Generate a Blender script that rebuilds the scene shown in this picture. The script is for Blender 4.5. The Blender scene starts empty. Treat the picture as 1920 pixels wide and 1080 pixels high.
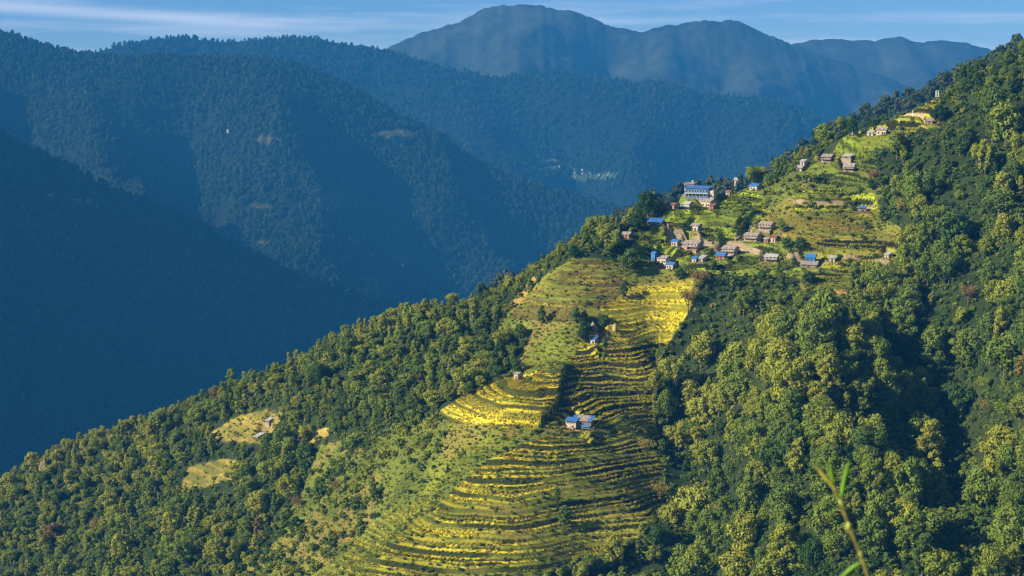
import bpy, math, random
import numpy as np
from mathutils import Vector

random.seed(7)
rng = np.random.default_rng(7)
SC = bpy.context.scene
COL = SC.collection

# ------------------------------------------------------------------ camera
F = 3200.0                       # focal length in pixels of the 1920 px frame
HORIZON = 130.0                  # image row of the true horizon
PITCH = math.atan((540.0 - HORIZON) / F)
cam_d = bpy.data.cameras.new('camera')
cam_d.sensor_width = 36.0
cam_d.lens = 36.0 * F / 1920.0
cam_d.clip_start = 0.1
cam_d.clip_end = 60000.0
cam_d.dof.use_dof = True
cam_d.dof.focus_distance = 700.0
cam_d.dof.aperture_fstop = 5.6
cam = bpy.data.objects.new('camera', cam_d)
cam.location = (0, 0, 0)
cam.rotation_euler = (math.pi / 2 - PITCH, 0, 0)
COL.objects.link(cam)
SC.camera = cam

# ------------------------------------------------------------------ sun and sky
TO_SUN = Vector((-0.81, -0.35, 0.46)).normalized()
SUN_EL = math.asin(TO_SUN.z)
SUN_AZ = math.atan2(TO_SUN.x, TO_SUN.y)          # from +Y towards +X
sun_d = bpy.data.lights.new('sun', 'SUN')
sun_d.energy = 5.0
sun_d.angle = math.radians(0.5)
sun_d.color = (1.0, 0.87, 0.60)
sun = bpy.data.objects.new('sun', sun_d)
sun.rotation_euler = TO_SUN.to_track_quat('Z', 'Y').to_euler()
sun.location = (-600, -200, 500)
COL.objects.link(sun)

world = bpy.data.worlds.new('World')
SC.world = world
world.use_nodes = True
wn, wl = world.node_tree.nodes, world.node_tree.links
wn.clear()
w_out = wn.new('ShaderNodeOutputWorld')
w_bg = wn.new('ShaderNodeBackground')
w_bg.inputs['Strength'].default_value = 0.05
w_sky = wn.new('ShaderNodeTexSky')
w_sky.sky_type = 'NISHITA'
w_sky.sun_disc = False
w_sky.sun_elevation = SUN_EL
w_sky.sun_rotation = SUN_AZ
w_sky.altitude = 4500
w_sky.air_density = 1.0
w_sky.dust_density = 0.1
w_sky.ozone_density = 6.0
# thin streaky clouds, laid out by direction in the sky
w_co = wn.new('ShaderNodeTexCoord')
w_map = wn.new('ShaderNodeMapping')
w_map.inputs['Rotation'].default_value = (0, math.radians(4.0), 0)
w_map.inputs['Scale'].default_value = (5.0, 5.0, 75.0)
w_map.inputs['Location'].default_value = (0.35, 0.0, 2.55)
w_noi = wn.new('ShaderNodeTexNoise')
w_noi.inputs['Scale'].default_value = 1.0
w_noi.inputs['Detail'].default_value = 6.0
w_noi.inputs['Roughness'].default_value = 0.55
w_rmp = wn.new('ShaderNodeValToRGB')
w_rmp.color_ramp.elements[0].position = 0.48
w_rmp.color_ramp.elements[0].color = (0, 0, 0, 1)
w_rmp.color_ramp.elements[1].position = 0.74
w_rmp.color_ramp.elements[1].color = (1, 1, 1, 1)
w_mul = wn.new('ShaderNodeMath'); w_mul.operation = 'MULTIPLY'; w_mul.inputs[1].default_value = 0.65
w_mix = wn.new('ShaderNodeMixRGB')
w_mix.inputs['Color2'].default_value = (15, 14, 14, 1)
wl.new(w_co.outputs['Generated'], w_map.inputs['Vector'])
wl.new(w_map.outputs['Vector'], w_noi.inputs['Vector'])
wl.new(w_noi.outputs['Fac'], w_rmp.inputs['Fac'])
wl.new(w_rmp.outputs['Color'], w_mul.inputs[0])
w_mul.inputs[1].default_value = 0.45


def wmath(op, a, b=None):
    q = wn.new('ShaderNodeMath'); q.operation = op
    for i, v in enumerate((a, b)):
        if v is None: continue
        if isinstance(v, (int, float)): q.inputs[i].default_value = v
        else: wl.new(v, q.inputs[i])
    return q.outputs[0]


w_sep = wn.new('ShaderNodeSeparateXYZ')
wl.new(w_co.outputs['Generated'], w_sep.inputs[0])
c_az = wmath('DIVIDE', w_sep.outputs['X'], w_sep.outputs['Y'])       # sideways slope of the sight line
c_el = wmath('DIVIDE', w_sep.outputs['Z'], w_sep.outputs['Y'])
c_d = wmath('DIVIDE', wmath('SUBTRACT', wmath('ADD', c_el, wmath('MULTIPLY', c_az, 0.0634)), wmath('ADD', 0.0158, wmath('MULTIPLY', w_noi.outputs['Fac'], 0.004))), 0.0036)
c_band = wmath('POWER', 2.718, wmath('MULTIPLY', wmath('MULTIPLY', c_d, c_d), -1.0))
c_fade = wn.new('ShaderNodeMapRange'); c_fade.interpolation_type = 'SMOOTHSTEP'
c_fade.inputs['From Min'].default_value = -0.07; c_fade.inputs['From Max'].default_value = -0.20
wl.new(c_az, c_fade.inputs['Value'])
c_front = wmath('GREATER_THAN', w_sep.outputs['Y'], 0.0)
c_streak = wmath('MULTIPLY', wmath('MULTIPLY', wmath('MULTIPLY', c_band, c_fade.outputs[0]), c_front), wmath('ADD', 0.12, wmath('MULTIPLY', w_noi.outputs['Fac'], 0.85)))
wl.new(wmath('MINIMUM', wmath('ADD', w_mul.outputs[0], c_streak), 0.9), w_mix.inputs['Fac'])
wl.new(w_sky.outputs['Color'], w_mix.inputs['Color1'])
wl.new(w_mix.outputs['Color'], w_bg.inputs['Color'])
wl.new(w_bg.outputs['Background'], w_out.inputs['Surface'])

vs = SC.view_settings
vs.view_transform = 'Standard'
vs.look = 'None'
vs.gamma = 1.0
vs.exposure = 1.2
vs.use_curve_mapping = False
SC.render.engine = 'CYCLES'
SC.cycles.use_denoising = True
SC.cycles.max_bounces = 5
SC.cycles.diffuse_bounces = 2
SC.cycles.glossy_bounces = 1
SC.cycles.transmission_bounces = 2
SC.cycles.transparent_max_bounces = 4
SC.cycles.volume_bounces = 0
SC.cycles.filter_width = 1.3

# ------------------------------------------------------------------ picture <-> place
FWD = np.array([0.0, math.cos(PITCH), -math.sin(PITCH)])
UP = np.array([0.0, math.sin(PITCH), math.cos(PITCH)])


def ray(px, py):
    d = FWD + np.array([1.0, 0, 0]) * ((px - 960.0) / F) + UP * ((540.0 - py) / F)
    return d


def at_depth(px, py, Y):
    d = ray(px, py)
    return d * (Y / d[1])


def project(P):
    P = np.asarray(P, float)
    w = P @ FWD
    return 960.0 + F * P[..., 0] / w, 540.0 - F * (P @ UP) / w


# ------------------------------------------------------------------ noise
def _h(ix, iy, seed):
    n = (ix.astype(np.int64) * 374761393 + iy.astype(np.int64) * 668265263 + seed * 974711) & 0xffffffff
    n = ((n ^ (n >> 13)) * 1274126177) & 0xffffffff
    n = n ^ (n >> 16)
    return (n & 0xffff) / 65535.0


def vnoise(x, y, seed=0):
    x = np.asarray(x, float); y = np.asarray(y, float)
    ix, iy = np.floor(x), np.floor(y)
    fx, fy = x - ix, y - iy
    fx = fx * fx * (3 - 2 * fx); fy = fy * fy * (3 - 2 * fy)
    a = _h(ix, iy, seed); b = _h(ix + 1, iy, seed); c = _h(ix, iy + 1, seed); d = _h(ix + 1, iy + 1, seed)
    return (a * (1 - fx) + b * fx) * (1 - fy) + (c * (1 - fx) + d * fx) * fy


def fbm(x, y, seed=0, octaves=4, gain=0.5):
    s, a, t = 0.0, 1.0, 0.0
    for k in range(octaves):
        s = s + a * (vnoise(x * 2 ** k, y * 2 ** k, seed + 17 * k) - 0.5)
        t += a
        a *= gain
    return s / t * 2.0          # about -1 .. 1


def sstep(a, b, x):
    t = np.clip((x - a) / (b - a), 0, 1)
    return t * t * (3 - 2 * t)


def in_poly(px, py, poly):
    px = np.asarray(px); py = np.asarray(py)
    inside = np.zeros(px.shape, bool)
    n = len(poly)
    for i in range(n):
        x1, y1 = poly[i]; x2, y2 = poly[(i + 1) % n]
        c = ((y1 > py) != (y2 > py))
        with np.errstate(divide='ignore', invalid='ignore'):
            xi = (x2 - x1) * (py - y1) / (y2 - y1 + 1e-12) + x1
        inside ^= c & (px < xi)
    return inside


# ------------------------------------------------------------------ materials
def new_mat(name):
    m = bpy.data.materials.new(name)
    m.use_nodes = True
    nt = m.node_tree
    return m, nt, nt.nodes, nt.links, nt.nodes['Principled BSDF']


def paint(name, col, rough=0.75, var=0.18, scale=1.2, metallic=0.0, bump=0.0):
    """A plain finish with weathering noise in object space."""
    m, nt, N, L, b = new_mat(name)
    tc = N.new('ShaderNodeTexCoord')
    n1 = N.new('ShaderNodeTexNoise'); n1.inputs['Scale'].default_value = scale; n1.inputs['Detail'].default_value = 5
    L.new(tc.outputs['Object'], n1.inputs['Vector'])
    r = N.new('ShaderNodeValToRGB')
    c0 = [max(0, c * (1 - var * 2)) for c in col]; c1 = [min(1, c * (1 + var)) for c in col]
    r.color_ramp.elements[0].position = 0.3; r.color_ramp.elements[0].color = (*c0, 1)
    r.color_ramp.elements[1].position = 0.7; r.color_ramp.elements[1].color = (*c1, 1)
    L.new(n1.outputs['Fac'], r.inputs['Fac'])
    L.new(r.outputs['Color'], b.inputs['Base Color'])
    b.inputs['Roughness'].default_value = rough
    b.inputs['Metallic'].default_value = metallic
    b.inputs['Specular IOR Level'].default_value = 0.25
    if bump:
        bp = N.new('ShaderNodeBump'); bp.inputs['Strength'].default_value = bump; bp.inputs['Distance'].default_value = 0.2
        L.new(n1.outputs['Fac'], bp.inputs['Height']); L.new(bp.outputs['Normal'], b.inputs['Normal'])
    return m


def roof_sheet(name, col, rib=2.2, rough=0.45):
    """Sheet roofing: ribs running down the slope."""
    m, nt, N, L, b = new_mat(name)
    tc = N.new('ShaderNodeTexCoord')
    wv = N.new('ShaderNodeTexWave'); wv.bands_direction = 'X'; wv.inputs['Scale'].default_value = rib
    L.new(tc.outputs['Object'], wv.inputs['Vector'])
    n1 = N.new('ShaderNodeTexNoise'); n1.inputs['Scale'].default_value = 0.9; n1.inputs['Detail'].default_value = 4
    L.new(tc.outputs['Object'], n1.inputs['Vector'])
    r = N.new('ShaderNodeValToRGB')
    r.color_ramp.elements[0].position = 0.36; r.color_ramp.elements[0].color = (*[c * 0.5 + 0.05 for c in col], 1)
    r.color_ramp.elements[1].position = 0.62; r.color_ramp.elements[1].color = (*col, 1)
    L.new(n1.outputs['Fac'], r.inputs['Fac']); L.new(r.outputs['Color'], b.inputs['Base Color'])
    b.inputs['Roughness'].default_value = rough
    bp = N.new('ShaderNodeBump'); bp.inputs['Strength'].default_value = 0.4; bp.inputs['Distance'].default_value = 0.05
    L.new(wv.outputs['Fac'], bp.inputs['Height']); L.new(bp.outputs['Normal'], b.inputs['Normal'])
    return m


def stone_mat(name, c0, c1, scale=2.0):
    m, nt, N, L, b = new_mat(name)
    tc = N.new('ShaderNodeTexCoord')
    v = N.new('ShaderNodeTexVoronoi'); v.inputs['Scale'].default_value = scale
    L.new(tc.outputs['Object'], v.inputs['Vector'])
    r = N.new('ShaderNodeValToRGB')
    r.color_ramp.elements[0].color = (*c0, 1); r.color_ramp.elements[1].color = (*c1, 1)
    sp = N.new('ShaderNodeSeparateColor')
    L.new(v.outputs['Color'], sp.inputs['Color']); L.new(sp.outputs[0], r.inputs['Fac'])
    L.new(r.outputs['Color'], b.inputs['Base Color'])
    b.inputs['Roughness'].default_value = 0.9
    bp = N.new('ShaderNodeBump'); bp.inputs['Strength'].default_value = 0.6; bp.inputs['Distance'].default_value = 0.1
    L.new(v.outputs['Distance'], bp.inputs['Height']); L.new(bp.outputs['Normal'], b.inputs['Normal'])
    return m


def vcol_mat(name, noise_scale=0.9, bump=0.5, dist=0.4, big=0.05):
    """Ground whose cover (crop, grass, soil) is held per vertex; noise gives grain and relief."""
    m, nt, N, L, b = new_mat(name)
    a = N.new('ShaderNodeAttribute'); a.attribute_name = 'cover'
    tc = N.new('ShaderNodeTexCoord')
    n1 = N.new('ShaderNodeTexNoise'); n1.inputs['Scale'].default_value = noise_scale; n1.inputs['Detail'].default_value = 6; n1.inputs['Roughness'].default_value = 0.7
    n2 = N.new('ShaderNodeTexNoise'); n2.inputs['Scale'].default_value = big; n2.inputs['Detail'].default_value = 4
    L.new(tc.outputs['Object'], n1.inputs['Vector']); L.new(tc.outputs['Object'], n2.inputs['Vector'])
    r = N.new('ShaderNodeMapRange'); r.inputs['From Min'].default_value = 0.3; r.inputs['From Max'].default_value = 0.7
    r.inputs['To Min'].default_value = 0.55; r.inputs['To Max'].default_value = 1.35
    L.new(n1.outputs['Fac'], r.inputs['Value'])
    r2 = N.new('ShaderNodeMapRange'); r2.inputs['From Min'].default_value = 0.3; r2.inputs['From Max'].default_value = 0.7
    r2.inputs['To Min'].default_value = 0.8; r2.inputs['To Max'].default_value = 1.2
    L.new(n2.outputs['Fac'], r2.inputs['Value'])
    mu = N.new('ShaderNodeMath'); mu.operation = 'MULTIPLY'
    L.new(r.outputs[0], mu.inputs[0]); L.new(r2.outputs[0], mu.inputs[1])
    mx = N.new('ShaderNodeVectorMath'); mx.operation = 'SCALE'
    L.new(a.outputs['Color'], mx.inputs[0]); L.new(mu.outputs[0], mx.inputs['Scale'])
    L.new(mx.outputs[0], b.inputs['Base Color'])
    b.inputs['Roughness'].default_value = 0.95
    b.inputs['Specular IOR Level'].default_value = 0.1
    bp = N.new('ShaderNodeBump'); bp.inputs['Strength'].default_value = bump; bp.inputs['Distance'].default_value = dist
    L.new(n1.outputs['Fac'], bp.inputs['Height']); L.new(bp.outputs['Normal'], b.inputs['Normal'])
    return m


def leaf_mat(name, stops, trans=0.28):
    """Foliage: hue by the plant's own tint (0..1), each leaf clump a little different."""
    m, nt, N, L, b = new_mat(name)
    a = N.new('ShaderNodeAttribute'); a.attribute_type = 'INSTANCER'; a.attribute_name = 'tint'
    r = N.new('ShaderNodeValToRGB')
    el = r.color_ramp.elements
    while len(el) < len(stops): el.new(0.5)
    for e, (p, c) in zip(el, stops):
        e.position = p; e.color = (*c, 1)
    L.new(a.outputs['Fac'], r.inputs['Fac'])
    g = N.new('ShaderNodeNewGeometry')
    mr = N.new('ShaderNodeMapRange'); mr.inputs['To Min'].default_value = 0.78; mr.inputs['To Max'].default_value = 1.22
    L.new(g.outputs['Random Per Island'], mr.inputs['Value'])
    hs = N.new('ShaderNodeHueSaturation')
    mh = N.new('ShaderNodeMapRange'); mh.inputs['To Min'].default_value = 0.48; mh.inputs['To Max'].default_value = 0.515
    L.new(g.outputs['Random Per Island'], mh.inputs['Value'])
    L.new(mh.outputs[0], hs.inputs['Hue']); L.new(mr.outputs[0], hs.inputs['Value'])
    L.new(r.outputs['Color'], hs.inputs['Color'])
    df = N.new('ShaderNodeBsdfDiffuse'); tr = N.new('ShaderNodeBsdfTranslucent'); mi = N.new('ShaderNodeMixShader')
    mi.inputs['Fac'].default_value = trans
    L.new(hs.outputs['Color'], df.inputs['Color']); L.new(hs.outputs['Color'], tr.inputs['Color'])
    L.new(df.outputs[0], mi.inputs[1]); L.new(tr.outputs[0], mi.inputs[2])
    N.remove(b)
    L.new(mi.outputs[0], N['Material Output'].inputs['Surface'])
    return m


M = {
    'hill': vcol_mat('hillside_cover'),
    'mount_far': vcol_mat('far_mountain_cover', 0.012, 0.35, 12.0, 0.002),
    'mount': vcol_mat('mountain_cover', 0.035, 0.9, 14.0, 0.004),
    'leaf': leaf_mat('foliage', [(0.0, (0.022, 0.062, 0.018)), (0.3, (0.085, 0.140, 0.032)), (0.6, (0.170, 0.230, 0.036)),
                                 (0.84, (0.285, 0.305, 0.044)), (0.92, (0.25, 0.19, 0.05)), (1.0, (0.19, 0.115, 0.065))]),
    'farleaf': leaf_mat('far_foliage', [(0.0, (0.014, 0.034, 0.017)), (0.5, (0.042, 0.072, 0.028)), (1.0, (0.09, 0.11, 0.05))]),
    'crop': leaf_mat('crop_leaf', [(0.0, (0.022, 0.050, 0.012)), (0.25, (0.055, 0.115, 0.014)), (0.5, (0.155, 0.185, 0.024)),
                                   (0.75, (0.46, 0.38, 0.018)), (0.9, (0.22, 0.14, 0.045)), (1.0, (0.12, 0.07, 0.035))], 0.12),
    'bark': paint('bark', (0.11, 0.085, 0.06), 0.95, 0.3, 3.0),
    'white': paint('limewash', (0.46, 0.42, 0.36), 0.9, 0.28, 1.3),
    'cream': paint('clay_wash', (0.42, 0.34, 0.24), 0.9, 0.2, 1.0),
    'mud': paint('red_clay', (0.30, 0.16, 0.10), 0.95, 0.2, 1.0),
    'darkwall': paint('weathered_wall', (0.22, 0.17, 0.15), 0.95, 0.2, 1.0),
    'bluewall': paint('blue_paint', (0.035, 0.17, 0.42), 0.6, 0.15, 0.8),
    'pink': paint('pink_paint', (0.42, 0.19, 0.16), 0.8, 0.15, 1.0),
    'slate': stone_mat('slate_roof', (0.13, 0.115, 0.11), (0.34, 0.30, 0.28), 1.6),
    'stone': stone_mat('rubble_stone', (0.15, 0.125, 0.09), (0.36, 0.30, 0.215), 2.2),
    'blue': roof_sheet('blue_sheet_roof', (0.022, 0.15, 0.50)),
    'tin': roof_sheet('bare_tin_roof', (0.40, 0.42, 0.45), 2.2, 0.5),
    'redroof': roof_sheet('red_sheet_roof', (0.24, 0.065, 0.04)),
    'thatch': paint('straw', (0.40, 0.31, 0.14), 0.95, 0.25, 4.0),
    'wood': paint('dark_timber', (0.09, 0.06, 0.045), 0.85, 0.25, 3.0),
    'glass': paint('window_dark', (0.02, 0.022, 0.028), 0.25, 0.1, 1.0),
    'steel': paint('white_steel', (0.78, 0.78, 0.78), 0.5, 0.06, 1.0),
    'rock': stone_mat('cliff_rock', (0.09, 0.065, 0.04), (0.22, 0.16, 0.10), 0.9),
    'boulder': paint('boulder_grey', (0.13, 0.11, 0.09), 0.95, 0.25, 1.5),
    'stem': paint('stem_tan', (0.23, 0.20, 0.055), 0.6, 0.2, 25.0),
    'node': paint('stem_node_pale', (0.45, 0.47, 0.09), 0.6, 0.15, 30.0),
    'blade': paint('grass_blade', (0.14, 0.32, 0.03), 0.5, 0.2, 20.0),
}


# ------------------------------------------------------------------ mesh helpers
def mesh_np(name, V, Fq, mats, mat_idx=None, smooth=False, cover=None):
    me = bpy.data.meshes.new(name)
    V = np.asarray(V, np.float32); Fq = np.asarray(Fq, np.int32)
    k = Fq.shape[1]
    me.vertices.add(len(V)); me.vertices.foreach_set('co', V.ravel())
    me.loops.add(Fq.size); me.loops.foreach_set('vertex_index', Fq.ravel())
    me.polygons.add(len(Fq))
    me.polygons.foreach_set('loop_start', np.arange(0, Fq.size, k, dtype=np.int32))
    if mat_idx is not None:
        me.polygons.foreach_set('material_index', np.asarray(mat_idx, np.int32))
    me.polygons.foreach_set('use_smooth', np.full(len(Fq), smooth))
    for m in mats: me.materials.append(m)
    if cover is not None:
        at = me.attributes.new('cover', 'FLOAT_COLOR', 'POINT')
        c4 = np.ones((len(V), 4), np.float32); c4[:, :3] = cover
        at.data.foreach_set('color', c4.ravel())
    me.update(calc_edges=True)
    return me


def grid_faces(nr, nc):
    i = np.arange(nr * nc).reshape(nr, nc)
    return np.stack([i[:-1, :-1].ravel(), i[:-1, 1:].ravel(), i[1:, 1:].ravel(), i[1:, :-1].ravel()], 1)


class MB:
    """Collects boxes, prisms and tubes; build() links them as one mesh object."""
    def __init__(self): self.v, self.f = [], []

    def add(self, vs_, fs_):
        o = len(self.v)
        self.v += [tuple(p) for p in vs_]
        self.f += [tuple(i + o for i in q) for q in fs_]
        return self

    def box(self, x0, x1, y0, y1, z0, z1):
        return self.add([(x0, y0, z0), (x1, y0, z0), (x1, y1, z0), (x0, y1, z0), (x0, y0, z1), (x1, y0, z1), (x1, y1, z1), (x0, y1, z1)],
                        [(0, 3, 2, 1), (4, 5, 6, 7), (0, 1, 5, 4), (1, 2, 6, 5), (2, 3, 7, 6), (3, 0, 4, 7)])

    def prism_x(self, prof, x0, x1):
        """Profile in (y, z), extruded along x."""
        n = len(prof)
        vs_ = [(x0, y, z) for y, z in prof] + [(x1, y, z) for y, z in prof]
        fs_ = [tuple(range(n - 1, -1, -1)), tuple(range(n, 2 * n))] + [(i, (i + 1) % n, n + (i + 1) % n, n + i) for i in range(n)]
        return self.add(vs_, fs_)

    def tube(self, pts, rad, n=6):
        pts = [Vector(p) for p in pts]
        rings = []
        for i, p in enumerate(pts):
            t = (pts[min(i + 1, len(pts) - 1)] - pts[max(i - 1, 0)]).normalized()
            a = t.orthogonal().normalized(); b = t.cross(a)
            r = rad[i] if hasattr(rad, '__len__') else rad
            rings.append([p + (a * math.cos(2 * math.pi * k / n) + b * math.sin(2 * math.pi * k / n)) * r for k in range(n)])
        vs_ = [q for rg in rings for q in rg]
        fs_ = [tuple(range(n - 1, -1, -1)), tuple(range((len(pts) - 1) * n, len(pts) * n))]
        for i in range(len(pts) - 1):
            for k in range(n):
                fs_.append((i * n + k, i * n + (k + 1) % n, (i + 1) * n + (k + 1) % n, (i + 1) * n + k))
        return self.add(vs_, fs_)

    def mesh(self, name, mat, smooth=False):
        me = bpy.data.meshes.new(name)
        me.from_pydata(self.v, [], self.f)
        me.materials.append(mat)
        if smooth:
            me.polygons.foreach_set('use_smooth', [True] * len(me.polygons))
        me.update()
        return me

    def build(self, name, mat, parent=None, smooth=False):
        o = bpy.data.objects.new(name, self.mesh(name, mat, smooth))
        COL.objects.link(o)
        o.parent = parent
        return o


def empty(name, loc, rz=0.0, label=None, cat=None, group=None):
    o = bpy.data.objects.new(name, None)
    o.empty_display_size = 0.5
    o.location = loc; o.rotation_euler = (0, 0, rz)
    COL.objects.link(o)
    return tag(o, label, cat, group)


def tag(o, label=None, cat=None, group=None, kind=None):
    if label: o['label'] = label
    if cat: o['category'] = cat
    if group: o['group'] = group
    if kind: o['kind'] = kind
    return o


# ================================================================== THE HILLSIDE
# survey points: (picture column, picture row, distance north of the camera)
CREST = [(-160, 1050, 985), (0, 945, 935), (80, 868, 915), (200, 822, 900), (310, 780, 890), (450, 720, 875), (640, 632, 850), (780, 588, 830),
         (900, 566, 815), (1000, 522, 802), (1075, 486, 792), (1130, 452, 800), (1190, 425, 815), (1250, 392, 830), (1330, 374, 845),
         (1420, 352, 850), (1500, 310, 850), (1590, 256, 850), (1680, 222, 850), (1750, 190, 850), (1850, 142, 840), (1920, 110, 835), (2080, 40, 825)]
BODY = [(-160, 1180, 860), (0, 1080, 835), (150, 1000, 840), (150, 1085, 802), (300, 900, 842), (300, 1080, 765), (450, 800, 838), (450, 950, 778), (450, 1080, 735),
        (650, 700, 812), (650, 850, 752), (650, 1000, 700), (650, 1100, 664), (820, 640, 792), (820, 780, 724), (820, 900, 688), (820, 1080, 627),
        (1060, 690, 735), (1010, 800, 689), (900, 880, 668), (740, 1000, 651), (620, 1080, 652),
        (1150, 700, 740), (1150, 800, 701), (1150, 900, 672), (1150, 1000, 649), (1150, 1090, 638), (1000, 1000, 641),
        (1290, 560, 772), (1232, 700, 739), (1235, 850, 694), (1245, 1000, 648), (1272, 700, 760), (1284, 850, 720), (1302, 1000, 674), (1300, 1090, 640),
        (1400, 560, 765), (1400, 700, 702), (1400, 850, 652), (1400, 1000, 607), (1400, 1090, 585),
        (1600, 560, 752), (1620, 700, 674), (1630, 850, 608), (1630, 1000, 556), (1630, 1090, 530),
        (1800, 400, 772), (1800, 560, 730), (1815, 700, 708), (1820, 850, 670), (1820, 1000, 632), (1815, 1090, 616),
        (1930, 250, 795), (1930, 400, 738), (1930, 560, 680), (1930, 700, 636), (1930, 850, 590), (1930, 1000, 552), (1930, 1090, 530),
        (2150, 540, 650), (2150, 1100, 480),
        (1250, 480, 802), (1250, 435, 815), (1330, 430, 820), (1330, 480, 797), (1330, 520, 782), (1430, 400, 830), (1430, 450, 808), (1430, 500, 788),
        (1550, 390, 815), (1550, 450, 795), (1550, 500, 780), (1660, 400, 808), (1660, 490, 778), (1500, 345, 833), (1580, 300, 841), (1650, 250, 842),
        (1740, 232, 830), (1750, 300, 806), (1080, 520, 786), (1080, 580, 766), (1080, 640, 750), (1180, 530, 786), (1180, 600, 766), (1180, 650, 752),
        (980, 570, 796), (930, 640, 775), (960, 700, 748), (900, 740, 716), (700, 1250, 590), (1150, 1250, 585), (1600, 1250, 505), (300, 1250, 700)]


def survey_points():
    pts = []
    for px, py, Y in CREST:
        p = at_depth(px, py, Y)
        pts.append(p)
        pts.append(p + np.array([0, 70, -52.0])); pts.append(p + np.array([0, 180, -160.0])); pts.append(p + np.array([0, 420, -350.0]))
    for px, py, Y in BODY:
        pts.append(at_depth(px, py, Y))
    return np.array(pts)


SP = survey_points()


def tps_fit(P, lam=0.004):
    xy = P[:, :2] / 100.0
    n = len(xy)
    d2 = ((xy[:, None] - xy[None]) ** 2).sum(-1)
    K = np.where(d2 > 0, 0.5 * d2 * np.log(d2 + 1e-20), 0) + lam * np.eye(n)
    Q = np.c_[np.ones(n), xy]
    A = np.block([[K, Q], [Q.T, np.zeros((3, 3))]])
    sol = np.linalg.solve(A, np.r_[P[:, 2], 0, 0, 0])
    return xy, sol


TX, TS = tps_fit(SP)


def base_z(X, Y):
    X = np.asarray(X, float); Y = np.asarray(Y, float)
    x = X.ravel() / 100.0; y = Y.ravel() / 100.0
    out = np.empty(x.shape)
    for s in range(0, len(x), 40000):
        a = x[s:s + 40000]; b = y[s:s + 40000]
        d2 = (a[:, None] - TX[None, :, 0]) ** 2 + (b[:, None] - TX[None, :, 1]) ** 2
        out[s:s + 40000] = (np.where(d2 > 0, 0.5 * d2 * np.log(d2 + 1e-20), 0)) @ TS[:-3] + TS[-3] + TS[-2] * a + TS[-1] * b
    return out.reshape(X.shape)


# land cover, outlined on the survey picture
OPEN = [(1075, 482), (1165, 490), (1195, 452), (1245, 405), (1260, 388), (1330, 372), (1420, 346), (1450, 384), (1490, 362), (1560, 352), (1640, 362), (1650, 402), (1700, 440),
        (1700, 478), (1640, 520), (1575, 562), (1500, 548), (1400, 520), (1325, 512), (1300, 560), (1272, 620), (1232, 670), (1230, 800), (1245, 870), (1255, 960),
        (1170, 1025), (1050, 1065), (1000, 1095), (985, 1190), (500, 1190), (560, 1110), (640, 1040), (720, 950), (800, 880), (850, 810), (812, 776), (880, 736), (960, 690), (990, 640), (925, 625), (945, 590), (990, 548), (1035, 508)]
UPPER = [(1565, 268), (1600, 246), (1650, 232), (1720, 200), (1760, 182), (1768, 215), (1772, 238), (1700, 252), (1690, 264), (1640, 282), (1625, 335), (1560, 345), (1495, 332), (1520, 298)]
MEADOW = [(390, 815), (430, 785), (500, 765), (532, 764), (522, 792), (492, 832), (440, 830)]
MEADOW2 = [(338, 925), (350, 878), (400, 862), (450, 862), (440, 892), (400, 910)]
MEADOW3 = [(565, 822), (590, 806), (620, 800), (618, 815), (590, 832)]
SCRUB = [(600, 835), (700, 815), (812, 780), (860, 820), (790, 890), (720, 960), (640, 1045), (570, 1100), (430, 1100), (520, 1010), (560, 930)]
SCRUB2 = [(1425, 348), (1500, 318), (1560, 335), (1640, 318), (1665, 350), (1650, 372), (1560, 352), (1490, 362), (1445, 395)]
GULLY = [(1235, 660), (1290, 560), (1330, 560), (1300, 700), (1300, 800), (1330, 1000), (1290, 1090), (1230, 1090), (1258, 960), (1248, 870)]
SHADE_SLOPE = [(1770, 640), (1850, 700), (1850, 900), (1890, 1090), (1700, 1090), (1740, 950), (1745, 800)]
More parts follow.
